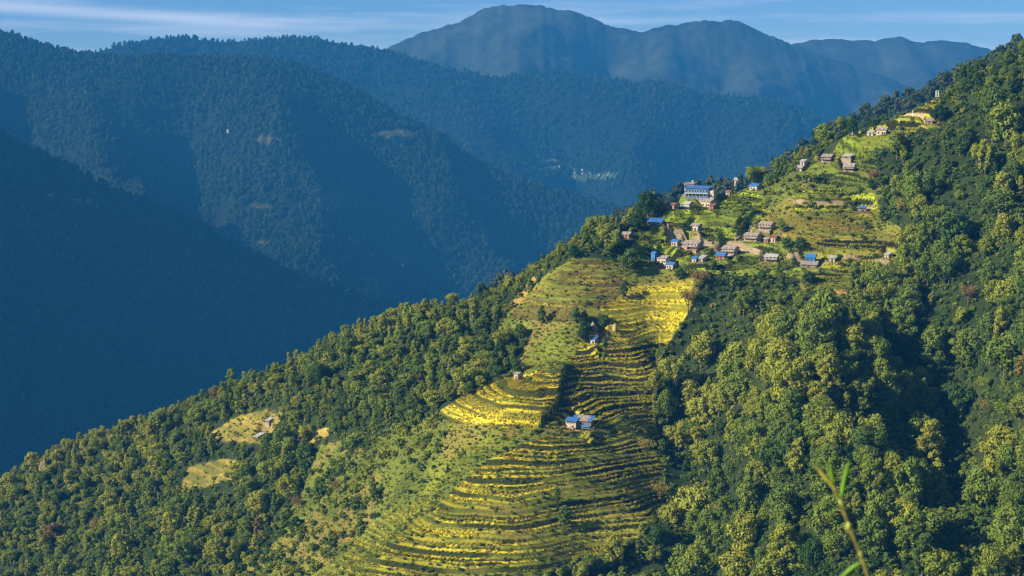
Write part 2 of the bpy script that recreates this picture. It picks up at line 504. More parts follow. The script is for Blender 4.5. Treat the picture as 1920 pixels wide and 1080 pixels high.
TERR = [  # polygon, cover on the flats, cover on the banks, step
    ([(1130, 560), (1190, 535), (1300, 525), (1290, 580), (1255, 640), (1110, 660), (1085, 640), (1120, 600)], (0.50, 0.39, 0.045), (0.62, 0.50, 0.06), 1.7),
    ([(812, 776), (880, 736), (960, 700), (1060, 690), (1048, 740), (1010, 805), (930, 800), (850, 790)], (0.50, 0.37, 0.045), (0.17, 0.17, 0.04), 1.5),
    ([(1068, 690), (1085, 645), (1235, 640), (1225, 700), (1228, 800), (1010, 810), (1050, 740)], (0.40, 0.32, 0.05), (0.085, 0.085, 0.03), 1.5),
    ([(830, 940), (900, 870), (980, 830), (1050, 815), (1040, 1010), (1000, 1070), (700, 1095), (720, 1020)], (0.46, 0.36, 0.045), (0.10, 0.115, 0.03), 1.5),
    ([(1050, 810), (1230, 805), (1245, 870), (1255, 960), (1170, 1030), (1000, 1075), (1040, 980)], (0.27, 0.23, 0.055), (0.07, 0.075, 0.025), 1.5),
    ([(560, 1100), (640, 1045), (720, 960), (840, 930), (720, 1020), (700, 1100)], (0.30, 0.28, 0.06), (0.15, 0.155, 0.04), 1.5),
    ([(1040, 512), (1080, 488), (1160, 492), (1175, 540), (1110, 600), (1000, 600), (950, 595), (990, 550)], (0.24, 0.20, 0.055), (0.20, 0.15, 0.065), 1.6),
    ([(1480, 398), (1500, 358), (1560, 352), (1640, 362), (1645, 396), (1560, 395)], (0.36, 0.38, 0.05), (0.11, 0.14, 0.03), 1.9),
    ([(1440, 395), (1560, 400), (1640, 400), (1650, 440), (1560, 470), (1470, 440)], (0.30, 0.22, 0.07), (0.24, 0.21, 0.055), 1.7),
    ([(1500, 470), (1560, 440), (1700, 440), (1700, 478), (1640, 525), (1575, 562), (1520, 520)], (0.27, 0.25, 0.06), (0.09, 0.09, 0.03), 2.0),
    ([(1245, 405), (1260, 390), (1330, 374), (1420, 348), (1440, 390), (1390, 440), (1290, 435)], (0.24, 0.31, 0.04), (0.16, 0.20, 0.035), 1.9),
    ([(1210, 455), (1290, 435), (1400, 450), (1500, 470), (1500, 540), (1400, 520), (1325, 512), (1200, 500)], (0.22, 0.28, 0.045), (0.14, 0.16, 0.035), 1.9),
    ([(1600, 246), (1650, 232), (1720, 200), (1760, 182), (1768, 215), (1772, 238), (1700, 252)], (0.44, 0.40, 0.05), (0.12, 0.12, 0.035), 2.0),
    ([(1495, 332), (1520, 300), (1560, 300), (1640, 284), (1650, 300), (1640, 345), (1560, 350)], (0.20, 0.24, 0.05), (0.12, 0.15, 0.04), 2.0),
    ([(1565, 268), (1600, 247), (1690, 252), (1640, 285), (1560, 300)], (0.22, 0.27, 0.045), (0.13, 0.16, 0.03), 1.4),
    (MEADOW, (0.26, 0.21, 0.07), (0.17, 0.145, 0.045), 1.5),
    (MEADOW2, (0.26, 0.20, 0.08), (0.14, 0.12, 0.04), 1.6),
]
GRASS = np.array([0.135, 0.155, 0.020]); SCRUBC = np.array([0.10, 0.125, 0.020]); FLOOR = np.array([0.022, 0.036, 0.012])
MEADC = np.array([0.24, 0.185, 0.045]); DIRT = np.array([0.29, 0.225, 0.14])

# grid, fine over the fields, coarser around
GX = np.r_[np.arange(-640, -330, 8), np.arange(-330, -168, 2.0), np.arange(-168, -115, 0.8), np.arange(-115, 215, 0.44), np.arange(215, 330, 2.2), np.arange(330, 640, 8)]
GY = np.r_[np.arange(380, 520, 6), np.arange(520, 618, 2.2), np.arange(618, 862, 0.44), np.arange(862, 950, 2.2), np.arange(950, 1340, 8)]
XX, YY = np.meshgrid(GX, GY)
ZB = base_z(XX, YY)
ZB = ZB + 2.2 * fbm(XX / 38.0, YY / 38.0, 3, 3) + 0.5 * fbm(XX / 7.0, YY / 7.0, 9, 3)
ZB = np.maximum(ZB, -640)


def bil(G, X, Y):
    X = np.asarray(X, float); Y = np.asarray(Y, float)
    j = np.clip(np.searchsorted(GX, X) - 1, 0, len(GX) - 2); i = np.clip(np.searchsorted(GY, Y) - 1, 0, len(GY) - 2)
    u = np.clip((X - GX[j]) / (GX[j + 1] - GX[j]), 0, 1); v = np.clip((Y - GY[i]) / (GY[i + 1] - GY[i]), 0, 1)
    return (G[i, j] * (1 - u) + G[i, j + 1] * u) * (1 - v) + (G[i + 1, j] * (1 - u) + G[i + 1, j + 1] * u) * v


def hit(G, px, py, y0=430.0, y1=1000.0):
    """First place where the sight line through a picture point meets the ground."""
    d = ray(px, py)
    Y = np.arange(y0, y1, 0.5)
    P = d[None] * (Y / d[1])[:, None]
    g = bil(G, P[:, 0], P[:, 1])
    below = np.nonzero(P[:, 2] <= g)[0]
    if len(below) == 0:
        k = int(np.argmin(P[:, 2] - g))
    else:
        k = int(below[0])
    return np.array([P[k, 0], P[k, 1], g[k]])


def polyline_dist(X, Y, pts):
    """Signed distance (positive on the right-hand side) and the parameter along a world polyline."""
    best = np.full(X.shape, 1e9); sgn = np.ones(X.shape); par = np.zeros(X.shape)
    n = len(pts) - 1
    for k in range(n):
        a, b = np.array(pts[k][:2]), np.array(pts[k + 1][:2])
        ab = b - a; L2 = ab @ ab
        t = np.clip(((X - a[0]) * ab[0] + (Y - a[1]) * ab[1]) / L2, 0, 1)
        dx, dy = X - a[0] - t * ab[0], Y - a[1] - t * ab[1]
        d = np.hypot(dx, dy)
        m = d < best
        best[m] = d[m]; par[m] = (k + t[m]) / n
        sgn[m] = np.where(ab[0] * dy[m] - ab[1] * dx[m] >= 0, 1.0, -1.0)
    return best * -sgn, par


# banks: the ground on the west side stands higher
for bank, drop, reach in (([(1068, 686), (1054, 716), (1046, 762), (1008, 806)], 3.8, 45.0), ([(1420, 396), (1396, 418), (1376, 434)], 2.6, 16.0), ([(1402, 424), (1380, 447)], 2.2, 14.0)):
    w = [hit(ZB, *p) for p in bank]
    sd, par = polyline_dist(XX, YY, w)
    if True:
        # west side = smaller X at the same Y
        dxw = np.interp(YY, [p[1] for p in w][::-1] if w[0][1] > w[-1][1] else [p[1] for p in w], [p[0] for p in w][::-1] if w[0][1] > w[-1][1] else [p[0] for p in w])
        side = XX - dxw + 0.8 * fbm(XX / 6, YY / 6, 31, 2)
    ends = sstep(0, 0.15, par) * sstep(0, 0.1, 1 - par) * (np.abs(sd) < reach * 1.2)
    ZB = ZB + drop * (1 - sstep(-0.5, 0.9, side)) * sstep(-reach, -reach * 0.35, side) * ends

PX, PY = project(np.stack([XX, YY, ZB], -1))
wob = 7.0
PXW = PX + wob * fbm(XX / 9, YY / 9, 41, 3); PYW = PY + wob * 0.7 * fbm(XX / 9, YY / 9, 42, 3)
front = YY < np.interp(XX, [p[0] for p in SP[:len(CREST) * 4:4]], [p[1] for p in SP[:len(CREST) * 4:4]]) + 25

COV = np.empty(XX.shape + (3,)); COV[:] = FLOOR
COV *= (1 + 0.35 * fbm(XX / 15, YY / 15, 5, 3))[..., None]


def lay(mask, col, amt=1.0):
    COV[mask] = COV[mask] * (1 - amt) + np.asarray(col) * amt


opn = in_poly(PXW, PYW, OPEN) & front
upp = in_poly(PXW, PYW, UPPER) & front
scr = (in_poly(PXW, PYW, SCRUB) | in_poly(PXW, PYW, SCRUB2)) & front
med = (in_poly(PXW, PYW, MEADOW) | in_poly(PXW, PYW, MEADOW2) | in_poly(PXW, PYW, MEADOW3)) & front
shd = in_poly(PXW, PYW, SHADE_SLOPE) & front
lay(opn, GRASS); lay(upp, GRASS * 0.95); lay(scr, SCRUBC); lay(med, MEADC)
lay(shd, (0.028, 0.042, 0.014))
gn = fbm(XX / 12, YY / 12, 8, 4)
patch = fbm(XX / 22, YY / 14, 77, 3)
m = (opn | upp | scr)
COV[m] = COV[m] * (1 + 0.35 * gn[m])[:, None]
COV[med] = COV[med] * (1 + 0.45 * gn[med] + 0.25 * fbm(XX[med] / 5, YY[med] / 5, 19, 2))[:, None]
mm = m & (patch > 0.25); COV[mm] = COV[mm] * 0.55 + np.array([0.21, 0.15, 0.045]) * 0.45
mm = m & (patch < -0.25); COV[mm] = COV[mm] * 0.5 + np.array([0.055, 0.085, 0.016]) * 0.5

ZT = ZB.copy()
TREAD = np.zeros(XX.shape)            # 1 on a terrace flat
TID = np.full(XX.shape, -1)
for ti, (poly, ctread, cbank, step) in enumerate(TERR):
    mk = in_poly(PXW, PYW, poly) & front
    sd_ = 2 if ti in (1, 2, 3, 4, 5) else ti
    zz = ZB + 1.1 * step * fbm(XX / 26, YY / 26, 60 + sd_, 2) + 0.06 * step * fbm(XX / 7, YY / 7, 160 + sd_, 2)
    zz = zz + 0.22 * step * np.sin(zz / step * 2.1 + sd_)
    q = zz / step
    k = np.floor(q); fr = q - k
    share = np.clip(0.58 + 0.40 * (_h(k, k * 0 + ti, 5) - 0.5), 0.4, 0.85)       # share of the flat, differs per terrace
    prof = np.where(fr < share, 0.10 * fr / share, 0.10 + 0.90 * sstep(0, 1, (fr - share) / (1 - share)))
    prof = prof + np.where(fr < share, 0.08 * np.clip((0.16 - fr) / 0.16, 0, 1), 0)         # raised lip
    # terraces run out in places
    live = sstep(-0.36, 0.02, 0.25 * (0 < ti < 3) + 0.12 * (ti == 0) + fbm(XX / 24 + 3.1 * k, YY / 60, 90 + sd_, 2))
    zt = (k + prof) * step - (zz - ZB)
    ZT[mk] = (ZB + (zt - ZB) * live)[mk]
    tr = (fr < share * 0.97)
    crop = _h(k, np.floor((XX + 400) / 28 + 0.7 * fbm(XX / 20, YY / 20, 4, 2)), 71 + ti)        # field to field differences
    ct = np.asarray(ctread)[None, :] * (1.6 if ti < 2 else 1.0 if ti in (13, 14) else 1.5 if ti in (3, 4) else 1.25) * (0.50 + 0.40 * crop[mk])[:, None] * np.array([1.0, 1.10, 0.5])
    grn = (crop[mk] < 0.22)
    ct[grn] = ct[grn] * 0.45 + np.array([0.10, 0.14, 0.03]) * 0.5
    cb_shade = np.asarray(cbank)[None, :] * (0.42 if ti in (0, 6, 8) else 0.15 if ti in (7, 9, 10, 11, 12, 13, 14) else 0.8 if ti > 14 else 0.34) * (1 + 0.35 * gn[mk])[:, None] * np.array([0.9, 1.0, 0.7])  # weedy banks darkened in colour to stand in for shade under the crop lips
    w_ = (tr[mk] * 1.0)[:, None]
    mixed = ct * w_ + cb_shade * (1 - w_)
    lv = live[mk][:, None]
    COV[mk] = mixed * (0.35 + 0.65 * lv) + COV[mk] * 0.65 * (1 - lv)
    TREAD[mk] = tr[mk] * live[mk]
    TID[mk] = ti

# --- footpaths and bare strips
def stroke(pts_px, half, col, cut=0.0):
    w = [hit(ZT, *p) for p in pts_px]
    sd, par = polyline_dist(XX, YY, w)
    a = np.abs(sd) + 0.5 * fbm(XX / 4, YY / 4, 13, 2)
    k = 1 - sstep(half * 0.7, half * 1.25, a)
    COV[:] = COV * (1 - k[..., None]) + np.asarray(col) * k[..., None]
    return w


stroke([(1243, 418), (1252, 430), (1266, 436)], 1.6, DIRT)
stroke([(1262, 440), (1290, 446), (1330, 453), (1345, 462)], 2.6, DIRT * 0.92)
stroke([(1372, 452), (1392, 463), (1410, 470), (1450, 476), (1490, 480)], 2.4, DIRT)
stroke([(1490, 480), (1540, 484), (1600, 486), (1640, 488), (1662, 494)], 1.0, DIRT * 0.8)
stroke([(1380, 449), (1402, 433), (1412, 425)], 0.8, DIRT * 0.9)
stroke([(1490, 380), (1530, 384), (1580, 384), (1632, 382)], 1.2, DIRT * 0.85)
stroke([(1540, 549), (1560, 551), (1580, 550)], 2.2, np.array([0.28, 0.18, 0.07]))
stroke([(1640, 215), (1690, 212), (1730, 215)], 1.6, np.array([0.36, 0.27, 0.17]))
stroke([(990, 828), (930, 850), (880, 890), (820, 932), (770, 980)], 0.8, (0.13, 0.17, 0.04))
stroke([(1005, 520), (990, 540), (960, 575)], 3.0, (0.26, 0.18, 0.05))
stroke([(660, 1000), (690, 975)], 3.0, (0.24, 0.16, 0.05))

# ------------------------------------------------------------------ buildings: where they stand (flat pads cut into the slope)
# (column, row of the foot, front width px, depth m, kind, turn, label)
HOUSES = [
    (1365, 477, 30, 6.0, 'slate2', 24, 'whitewashed two-storey slate-roofed house just above the green maize plot and broad blue roof'),
    (1407, 452, 31, 6.0, 'slate2', 24, 'white two-storey slate-roofed house with long veranda roof, uphill of the bare dirt lane'),
    (1434, 431, 29, 6.0, 'slate2', 24, 'topmost of the three white slate-roofed houses, just below the orange-brown slope'),
    (1294, 470, 36, 7.0, 'slate2r', 24, 'slate-roofed house with reddish porch beside a dark shed, below the tan retaining wall'),
    (1302, 433, 20, 5.0, 'slate1', 24, 'small white slate-roofed cottage below the bright green maize field'),
    (1240, 496, 26, 6.0, 'slate1', 24, 'brownish slate-roofed house right beside the small bright blue tower shed'),
    (1224, 490, 11, 3.2, 'bluebox', 30, 'narrow bright blue shed with pointed roof at the western edge of the village'),
    (1255, 505, 20, 5.0, 'blue1', 24, 'white house with plain blue sheet roof, lowest house at the village west end'),
    (1350, 488, 23, 5.0, 'bluemud', 14, 'low clay-coloured house with a broad blue roof below the white slate house'),
    (1445, 492, 27, 5.5, 'tin2', 14, 'grey tin-roofed house with brown veranda half hidden by round trees'),
    (1301, 494, 12, 4.0, 'blue1', 24, 'tiny white hut with bright blue roof between bushes in mid village'),
    (1313, 494, 13, 4.5, 'tin1', 24, 'small grey-roofed stone hut touching the tiny blue-roofed hut'),
    (1264, 462, 17, 4.5, 'blue1', 24, 'low blue-roofed shed behind the yellow-green banana clump'),
    (1306, 376, 44, 7.5, 'lodge', 12, 'long blue two-storey lodge with a row of windows on the village crest'),
    (1300, 360, 24, 6.0, 'flat', 12, 'grey flat-topped concrete building standing behind the long blue lodge'),
    (1323, 388, 27, 7.0, 'slate1', 32, 'white house with pale slate roof and dark gable just in front of the blue lodge'),
    (1287, 393, 15, 5.0, 'bluewhite', 20, 'little blue and white house below the long blue lodge'),
    (1259, 394, 16, 5.0, 'red1', 38, 'tan house with red roof next to the orange bush at the crest'),
    (1333, 393, 10, 3.5, 'redshed', 24, 'small pinkish-red shed tucked under the white house near the lodge'),
    (1364, 368, 11, 4.0, 'red1', 20, 'tiny white hut with red roof alone at the top of the maize field'),
    (1412, 357, 22, 5.5, 'blue1', 28, 'white house with bright blue roof on the skyline east of the lodge'),
    (1226, 424, 38, 6.0, 'bluelow', 14, 'long low blue-roofed building in the deep shade of the big dark tree'),
    (1172, 448, 22, 5.0, 'mud1', 20, 'brown clay house in shade among trees west of the village'),
    (1449, 454, 13, 4.5, 'red1', 24, 'small shed with faded red roof under the middle white slate house'),
    (1436, 456, 7, 3.0, 'mud1', 24, 'tiny clay outhouse between the white slate house and the red-roofed shed'),
    (1472, 433, 10, 3.5, 'bluelow', 10, 'small blue-roofed lean-to beside the bushy tree east of the top white house'),
    (1519, 494, 24, 5.0, 'bluewall', 8, 'bright blue-roofed house with blue wall above a low slate roof, east of the lane'),
    (1516, 502, 42, 4.5, 'slatelow', 8, 'long low slate-roofed barn directly below the bright blue house'),
    (1560, 492, 14, 3.5, 'tin1', 8, 'small pale tin-roofed shed beside the footpath east of the blue house'),
    (1662, 485, 10, 3.5, 'tin1', 34, 'lone little white hut at the east end of the footpath by the forest'),
    (1617, 397, 19, 2.6, 'bluelow', 4, 'narrow sky-blue sheet shelter below the yellow-green terraces'),
    (1549, 304, 24, 6.5, 'dark2', 20, 'dark two-storey timber house with grey roof in the upper hamlet'),
    (1587, 299, 22, 4.0, 'tindark', 20, 'shed with glaring white and blue tin roof right of the dark timber house'),
    (1591, 322, 26, 4.5, 'slate2d', 16, 'brown house with steep slate roof and lower slate apron in the upper hamlet'),
    (1504, 310, 11, 3.5, 'tin1', 20, 'tiny white-roofed hut at the hamlet edge near the skyline trees'),
    (1497, 321, 16, 4.0, 'tin1', 16, 'pale blue-white roofed shed lowest on the west side of the upper hamlet'),
    (1600, 254, 9, 3.5, 'tin1', 36, 'small white gabled hut at the edge of the topmost terraces'),
    (1652, 253, 25, 5.5, 'whitedark', 18, 'long white house with dark roof on the topmost fields'),
    (1631, 256, 15, 3.0, 'tin1', 18, 'low white shed in front of the long white house on the topmost fields'),
    (1742, 233, 17, 4.0, 'greylow', 14, 'low grey-violet shed with white end post under the topmost yellow terraces'),
    (1083, 801, 46, 6.0, 'farm', 22, 'white and blue farmhouse standing alone in the middle of the rice terraces'),
    (1113, 633, 18, 8.0, 'barn', 0, 'dark grey gabled barn under two round trees above the rice terraces'),
    (1111, 646, 13, 4.0, 'blue1', 20, 'little hut with bright blue roof below the dark gabled barn'),
    (967, 712, 13, 4.5, 'stonehut', 28, 'small square stone hut with pale wall above the golden western rice field'),
    (501, 790, 9, 3.5, 'tin1', 24, 'tiny white-roofed hut on the upper part of the dry meadow'),
    (480, 819, 14, 4.5, 'tin1', 30, 'white tin-roofed hut beside a bush at the foot of the dry meadow'),
]
PADS = []
for hx, hy, wpx, dep, kind, turn, lab in HOUSES:
    p = hit(ZT, hx, hy)
    p[2] += {'lodge': 2.6, 'flat': 4.0, 'farm': -1.0}.get(kind, -0.9 if hx < 600 else 0.0)
    sc = p[1] / F
    PADS.append((p, max(3.0, wpx * sc) * (1.1 if kind == 'farm' else 1.0 if kind == 'lodge' else 0.92 if kind in ('slate2', 'slate2r', 'tin2') else 0.80)))
LODGE = next(i for i, h in enumerate(HOUSES) if h[4] == 'lodge'); FLAT = next(i for i, h in enumerate(HOUSES) if h[4] == 'flat')
PADS[FLAT] = (PADS[LODGE][0] + np.array([-2.5, 11.0, 1.2]), PADS[FLAT][1])
for (p, wm), hrow in zip(PADS, HOUSES):
    dep = hrow[3]; t = math.radians(hrow[5] + 10)
    cx, cy = p[0] + math.sin(t) * dep * 0.5, p[1] + math.cos(t) * dep * 0.5
    ux = (XX - cx) * math.cos(t) - (YY - cy) * math.sin(t); uy = (XX - cx) * math.sin(t) + (YY - cy) * math.cos(t)
    ed = np.maximum(np.abs(ux) - wm * 0.5 - 0.6, np.abs(uy) - dep * 0.5 - 0.9)
    k = 1 - sstep(0.0, 4.0, ed)
    ZT = ZT * (1 - k) + p[2] * k
    k2 = (1 - sstep(0.2, 1.6, ed))[..., None] * 0.6
    COV = COV * (1 - k2) + DIRT * 0.6 * k2

V = np.stack([XX, YY, ZT], -1).reshape(-1, 3)
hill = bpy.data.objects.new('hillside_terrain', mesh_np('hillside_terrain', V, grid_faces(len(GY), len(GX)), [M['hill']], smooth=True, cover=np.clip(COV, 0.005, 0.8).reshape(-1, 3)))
COL.objects.link(hill)
tag(hill, kind='structure')


def ground(px, py):
    return hit(ZT, px, py)


# ================================================================== MOUNTAINS BEHIND
def mountain(name, crest, Y0, front, back, slope, amp, wave, diag, seed, dx, covf, crown=4.0, lean=0.0, mat='mount'):
    px = np.array([c[0] for c in crest], float); py = np.array([c[1] for c in crest], float)
    yoff = np.array([c[2] if len(c) > 2 else 0.0 for c in crest])
    W = np.array([at_depth(a, b, Y0 + c) for a, b, c in zip(px, py, yoff)])
    xs = np.arange(W[0, 0], W[-1, 0], dx)
    zc = np.interp(xs, W[:, 0], W[:, 2]); yc = np.interp(xs, W[:, 0], W[:, 1])
    k = max(1, int(30 / dx)); ker = np.ones(2 * k + 1) / (2 * k + 1)
    zc = np.convolve(np.pad(zc, k, 'edge'), ker, 'valid')
    zc = zc + crown * fbm(xs / 45.0, xs * 0 + seed, seed, 4, 0.65) + crown * 0.6 * (vnoise(xs / 9.0, xs * 0, seed + 3) - 0.5)
    ts = np.r_[np.arange(-back, 0, dx * 2), np.arange(0, front + dx, dx)]
    X, T = np.meshgrid(xs, ts)
    ZC = np.broadcast_to(zc, X.shape); YC = np.broadcast_to(yc, X.shape)
    u = (X + diag * T + 0.35 * wave * fbm(X / wave, T / wave, seed + 5, 2)) / wave
    r1 = 1 - np.abs(2 * (u - np.floor(u)) - 1) ** 1.2                     # spurs running down the face
    rel = amp * (r1 - 0.5) + 0.45 * amp * fbm(X / (wave * 0.45) + 0.6 * T / wave, T / (wave * 0.6), seed + 7, 4)
    ramp = sstep(0, 420, T)
    Z = np.where(T >= 0, ZC - slope * T * (0.75 + 0.25 * sstep(0, 300, T)) + (rel - 0.40 * amp) * ramp, ZC + 0.7 * T)
    Z = Z + crown * 0.8 * fbm(X / 22, T / 22, seed + 11, 3) * sstep(0, 60, np.abs(T))
    Z = np.maximum(Z, -748)
    Yw = YC - T + lean * T
    cov = covf(X, Yw, Z)
    Vv = np.stack([X, Yw, Z], -1)
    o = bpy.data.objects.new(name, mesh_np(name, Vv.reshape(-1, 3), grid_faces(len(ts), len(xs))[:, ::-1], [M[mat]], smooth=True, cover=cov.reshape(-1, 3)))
    COL.objects.link(o)
    tag(o, kind='structure')
    return X, Yw, Z, T


FAR_FIELDS = [(625, 374, 30, 17), (480, 388, 30, 6), (710, 522, 50, 8), (700, 545, 50, 8), (490, 455, 18, 5), (560, 247, 30, 5), (740, 250, 40, 9), (745, 487, 30, 8), (150, 378, 30, 6), (88, 371, 10, 4), (165, 402, 16, 4), (500, 262, 25, 6),
              (1040, 300, 20, 4), (1037, 314, 20, 4), (1090, 333, 22, 5), (1130, 330, 30, 4)]


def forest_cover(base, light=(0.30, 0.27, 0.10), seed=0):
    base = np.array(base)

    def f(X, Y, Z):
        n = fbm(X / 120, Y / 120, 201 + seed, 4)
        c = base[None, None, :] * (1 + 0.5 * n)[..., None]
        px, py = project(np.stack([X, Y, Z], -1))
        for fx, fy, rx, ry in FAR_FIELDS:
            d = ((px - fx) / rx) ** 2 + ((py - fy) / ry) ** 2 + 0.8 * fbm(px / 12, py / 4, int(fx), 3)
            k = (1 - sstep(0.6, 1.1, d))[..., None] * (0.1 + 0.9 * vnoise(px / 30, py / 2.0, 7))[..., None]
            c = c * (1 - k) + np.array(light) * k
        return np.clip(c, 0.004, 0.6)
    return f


RIDGE_LEFT = [(-420, -30), (-200, 20), (-60, 48), (0, 62), (30, 66), (60, 80), (100, 90), (150, 100), (200, 108), (300, 106), (400, 110), (480, 112), (545, 118), (590, 134), (660, 166), (720, 198), (780, 230), (840, 256), (868, 290),
              (900, 306), (960, 332), (1020, 352), (1100, 374), (1160, 392), (1260, 450), (1360, 560), (1450, 680)]
gA = mountain('forested_mountain', RIDGE_LEFT, 4700, 1700, 700, 0.56, 240, 480, -0.55, 11, 9.0, forest_cover((0.009, 0.016, 0.009), (0.11, 0.11, 0.05)), 6.0)
RIDGE_DARK = [(-1700, -420, -500), (-1100, -420, -500), (-760, -330, -450), (-480, -110, -250), (-200, 90, -60), (0, 255), (50, 285), (100, 305), (200, 352), (340, 408), (440, 462), (560, 522), (640, 548), (700, 566), (800, 600), (900, 650), (1100, 760)]  # unseen crest left of the frame raised to throw shade on spur and valley
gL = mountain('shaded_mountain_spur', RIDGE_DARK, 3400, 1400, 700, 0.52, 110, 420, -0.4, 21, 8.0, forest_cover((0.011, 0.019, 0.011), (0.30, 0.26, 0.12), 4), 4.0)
RIDGE_SECOND = [(-100, 150), (60, 120), (165, 102), (220, 88), (280, 76), (335, 70), (350, 72), (430, 80), (520, 72), (590, 68), (625, 82), (680, 86), (740, 98), (850, 132), (900, 140), (940, 146), (985, 140), (1040, 134), (1120, 144), (1180, 152),
                (1240, 154), (1275, 158), (1300, 172), (1330, 178), (1420, 184), (1480, 194), (1550, 226), (1650, 280), (1800, 380)]
gB = mountain('second_mountain_ridge', RIDGE_SECOND, 6300, 2300, 800, 0.50, 170, 620, -0.3, 31, 13.0, forest_cover((0.008, 0.014, 0.009), (0.12, 0.20, 0.09), 8), 7.0)
PEAK = [(500, 190), (640, 130), (725, 90), (790, 60), (860, 44), (905, 14), (940, 11), (1000, 6), (1030, 14), (1070, 18), (1110, 34), (1150, 52), (1175, 56), (1205, 60), (1240, 49), (1262, 48), (1290, 41), (1325, 37), (1345, 43), (1375, 37), (1400, 44),
        (1430, 62), (1480, 80), (1540, 104), (1600, 124), (1690, 154), (1800, 220), (1900, 290)]
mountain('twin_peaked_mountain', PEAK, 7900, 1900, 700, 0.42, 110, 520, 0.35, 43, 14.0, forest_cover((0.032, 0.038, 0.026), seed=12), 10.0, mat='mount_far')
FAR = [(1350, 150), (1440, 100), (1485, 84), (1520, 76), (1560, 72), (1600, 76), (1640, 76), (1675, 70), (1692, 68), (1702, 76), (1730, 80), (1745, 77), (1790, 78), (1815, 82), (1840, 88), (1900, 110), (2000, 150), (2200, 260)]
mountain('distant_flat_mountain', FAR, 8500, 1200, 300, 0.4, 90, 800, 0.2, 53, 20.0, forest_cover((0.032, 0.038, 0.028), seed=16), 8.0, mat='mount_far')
BEHIND = [(900, 560), (1040, 490), (1100, 448), (1160, 412), (1200, 384), (1240, 372), (1300, 362), (1360, 352), (1420, 340), (1480, 310), (1530, 254), (1580, 232), (1650, 212), (1700, 170), (1750, 152), (1800, 134), (1860, 112), (1920, 86), (2060, 20), (2300, -60)]
gH = mountain('wooded_ridge_behind', BEHIND, 1480, 420, 500, 0.6, 20, 160, -0.3, 63, 5.0, forest_cover((0.03, 0.045, 0.022), seed=20), 1.5)

# valley floor under everything
vf = MB().add([(-5900, -150, -750), (5900, -150, -750), (5900, 9300, -750), (-5900, 9300, -750)], [(0, 1, 2, 3)]).build('valley_floor', M['boulder'])
tag(vf, kind='structure')
# the slope the photographer stands on, out of the frame
xs = np.linspace(-60, 60, 41); ys = np.linspace(-60, 70, 53)
X0, Y0_ = np.meshgrid(xs, ys)
Z0 = -2.0 - 0.75 * np.maximum(Y0_ - 0.5, 0) - 0.15 * np.minimum(Y0_, 0) * 0 + 0.35 * np.maximum(-Y0_, 0) * 0.5 + 0.25 * fbm(X0 / 3, Y0_ / 3, 2, 3)
nf = bpy.data.objects.new('viewpoint_slope', mesh_np('viewpoint_slope', np.stack([X0, Y0_, Z0], -1).reshape(-1, 3), grid_faces(53, 41), [M['hill']], smooth=True, cover=np.broadcast_to(np.array([0.12, 0.14, 0.04]), (53 * 41, 3))))
COL.objects.link(nf)
tag(nf, kind='structure')
# ================================================================== PLANTS
def leaf_quads(P, Nn, size, jitter, rg, aspect=1.5):
    """One small leaf-clump face at each point P, facing about Nn."""
    n = len(P)
    Nn = Nn + jitter * rg.normal(size=(n, 3))
    Nn /= np.linalg.norm(Nn, axis=1)[:, None] + 1e-9
    a = np.cross(Nn, rg.normal(size=(n, 3))); a /= np.linalg.norm(a, axis=1)[:, None] + 1e-9
    b = np.cross(Nn, a)
    s = (size * rg.uniform(0.65, 1.35, n))[:, None]
    bend = Nn * s * rg.uniform(-0.25, 0.25, n)[:, None]
    q = np.stack([P - a * s * aspect * 0.5, P - b * s * 0.45 + bend, P + a * s * aspect * 0.5, P + b * s * 0.45 + bend], 1)
    return q.reshape(-1, 3), np.arange(4 * n).reshape(n, 4)


def crown_mesh(name, seed, height, radius, base, nblob, nleaf, size, shape='round', mat='leaf'):
    rg = np.random.default_rng(seed)
    C, R = [], []
    nblob = int(nblob * 1.7)
    for k in range(nblob):
        h = (k + 0.5) / nblob
        if shape == 'cone':
            rad = radius * (1.05 - h) * rg.uniform(0.35, 0.9)
        elif shape == 'tall':
            rad = radius * math.sin(math.pi * (0.12 + 0.83 * h)) ** 0.6 * rg.uniform(0.25, 0.8)
        elif shape == 'flat':
            rad = radius * (0.35 + 0.65 * h) * rg.uniform(0.3, 0.95)
        else:
            rad = radius * math.sin(math.pi * (0.18 + 0.76 * h)) ** 0.7 * rg.uniform(0.3, 0.85)
        th = k * 2.39996 + rg.uniform(-0.5, 0.5)
        z = base + (height - base) * (0.10 + 0.80 * h) + rg.uniform(-0.3, 0.3)
        C.append((rad * math.cos(th), rad * math.sin(th), z))
        R.append(radius * rg.uniform(0.15, 0.42) * (0.75 if shape in ('cone', 'tall') else 1.0))
    C = np.array(C); R = np.array(R)
    sway = rg.normal(0, 0.16 * radius, 2); C[:, 0] += sway[0] * (C[:, 2] / height); C[:, 1] += sway[1] * (C[:, 2] / height)
    own = rg.choice(nblob, nleaf, p=R ** 2 / (R ** 2).sum())
    d = rg.normal(size=(nleaf, 3)); d[:, 2] = d[:, 2] * 0.9 + 0.25
    d /= np.linalg.norm(d, axis=1)[:, None]
    rr = R[own] * rg.uniform(0.55, 1.12, nleaf) * np.where(rg.random(nleaf) < 0.10, 1.3, 1)
    P = C[own] + d * rr[:, None] * np.array([1, 1, 0.82])
    v, f = leaf_quads(P, d, size, 0.30, rg)
    return mesh_np(name, v, f, [M[mat]])


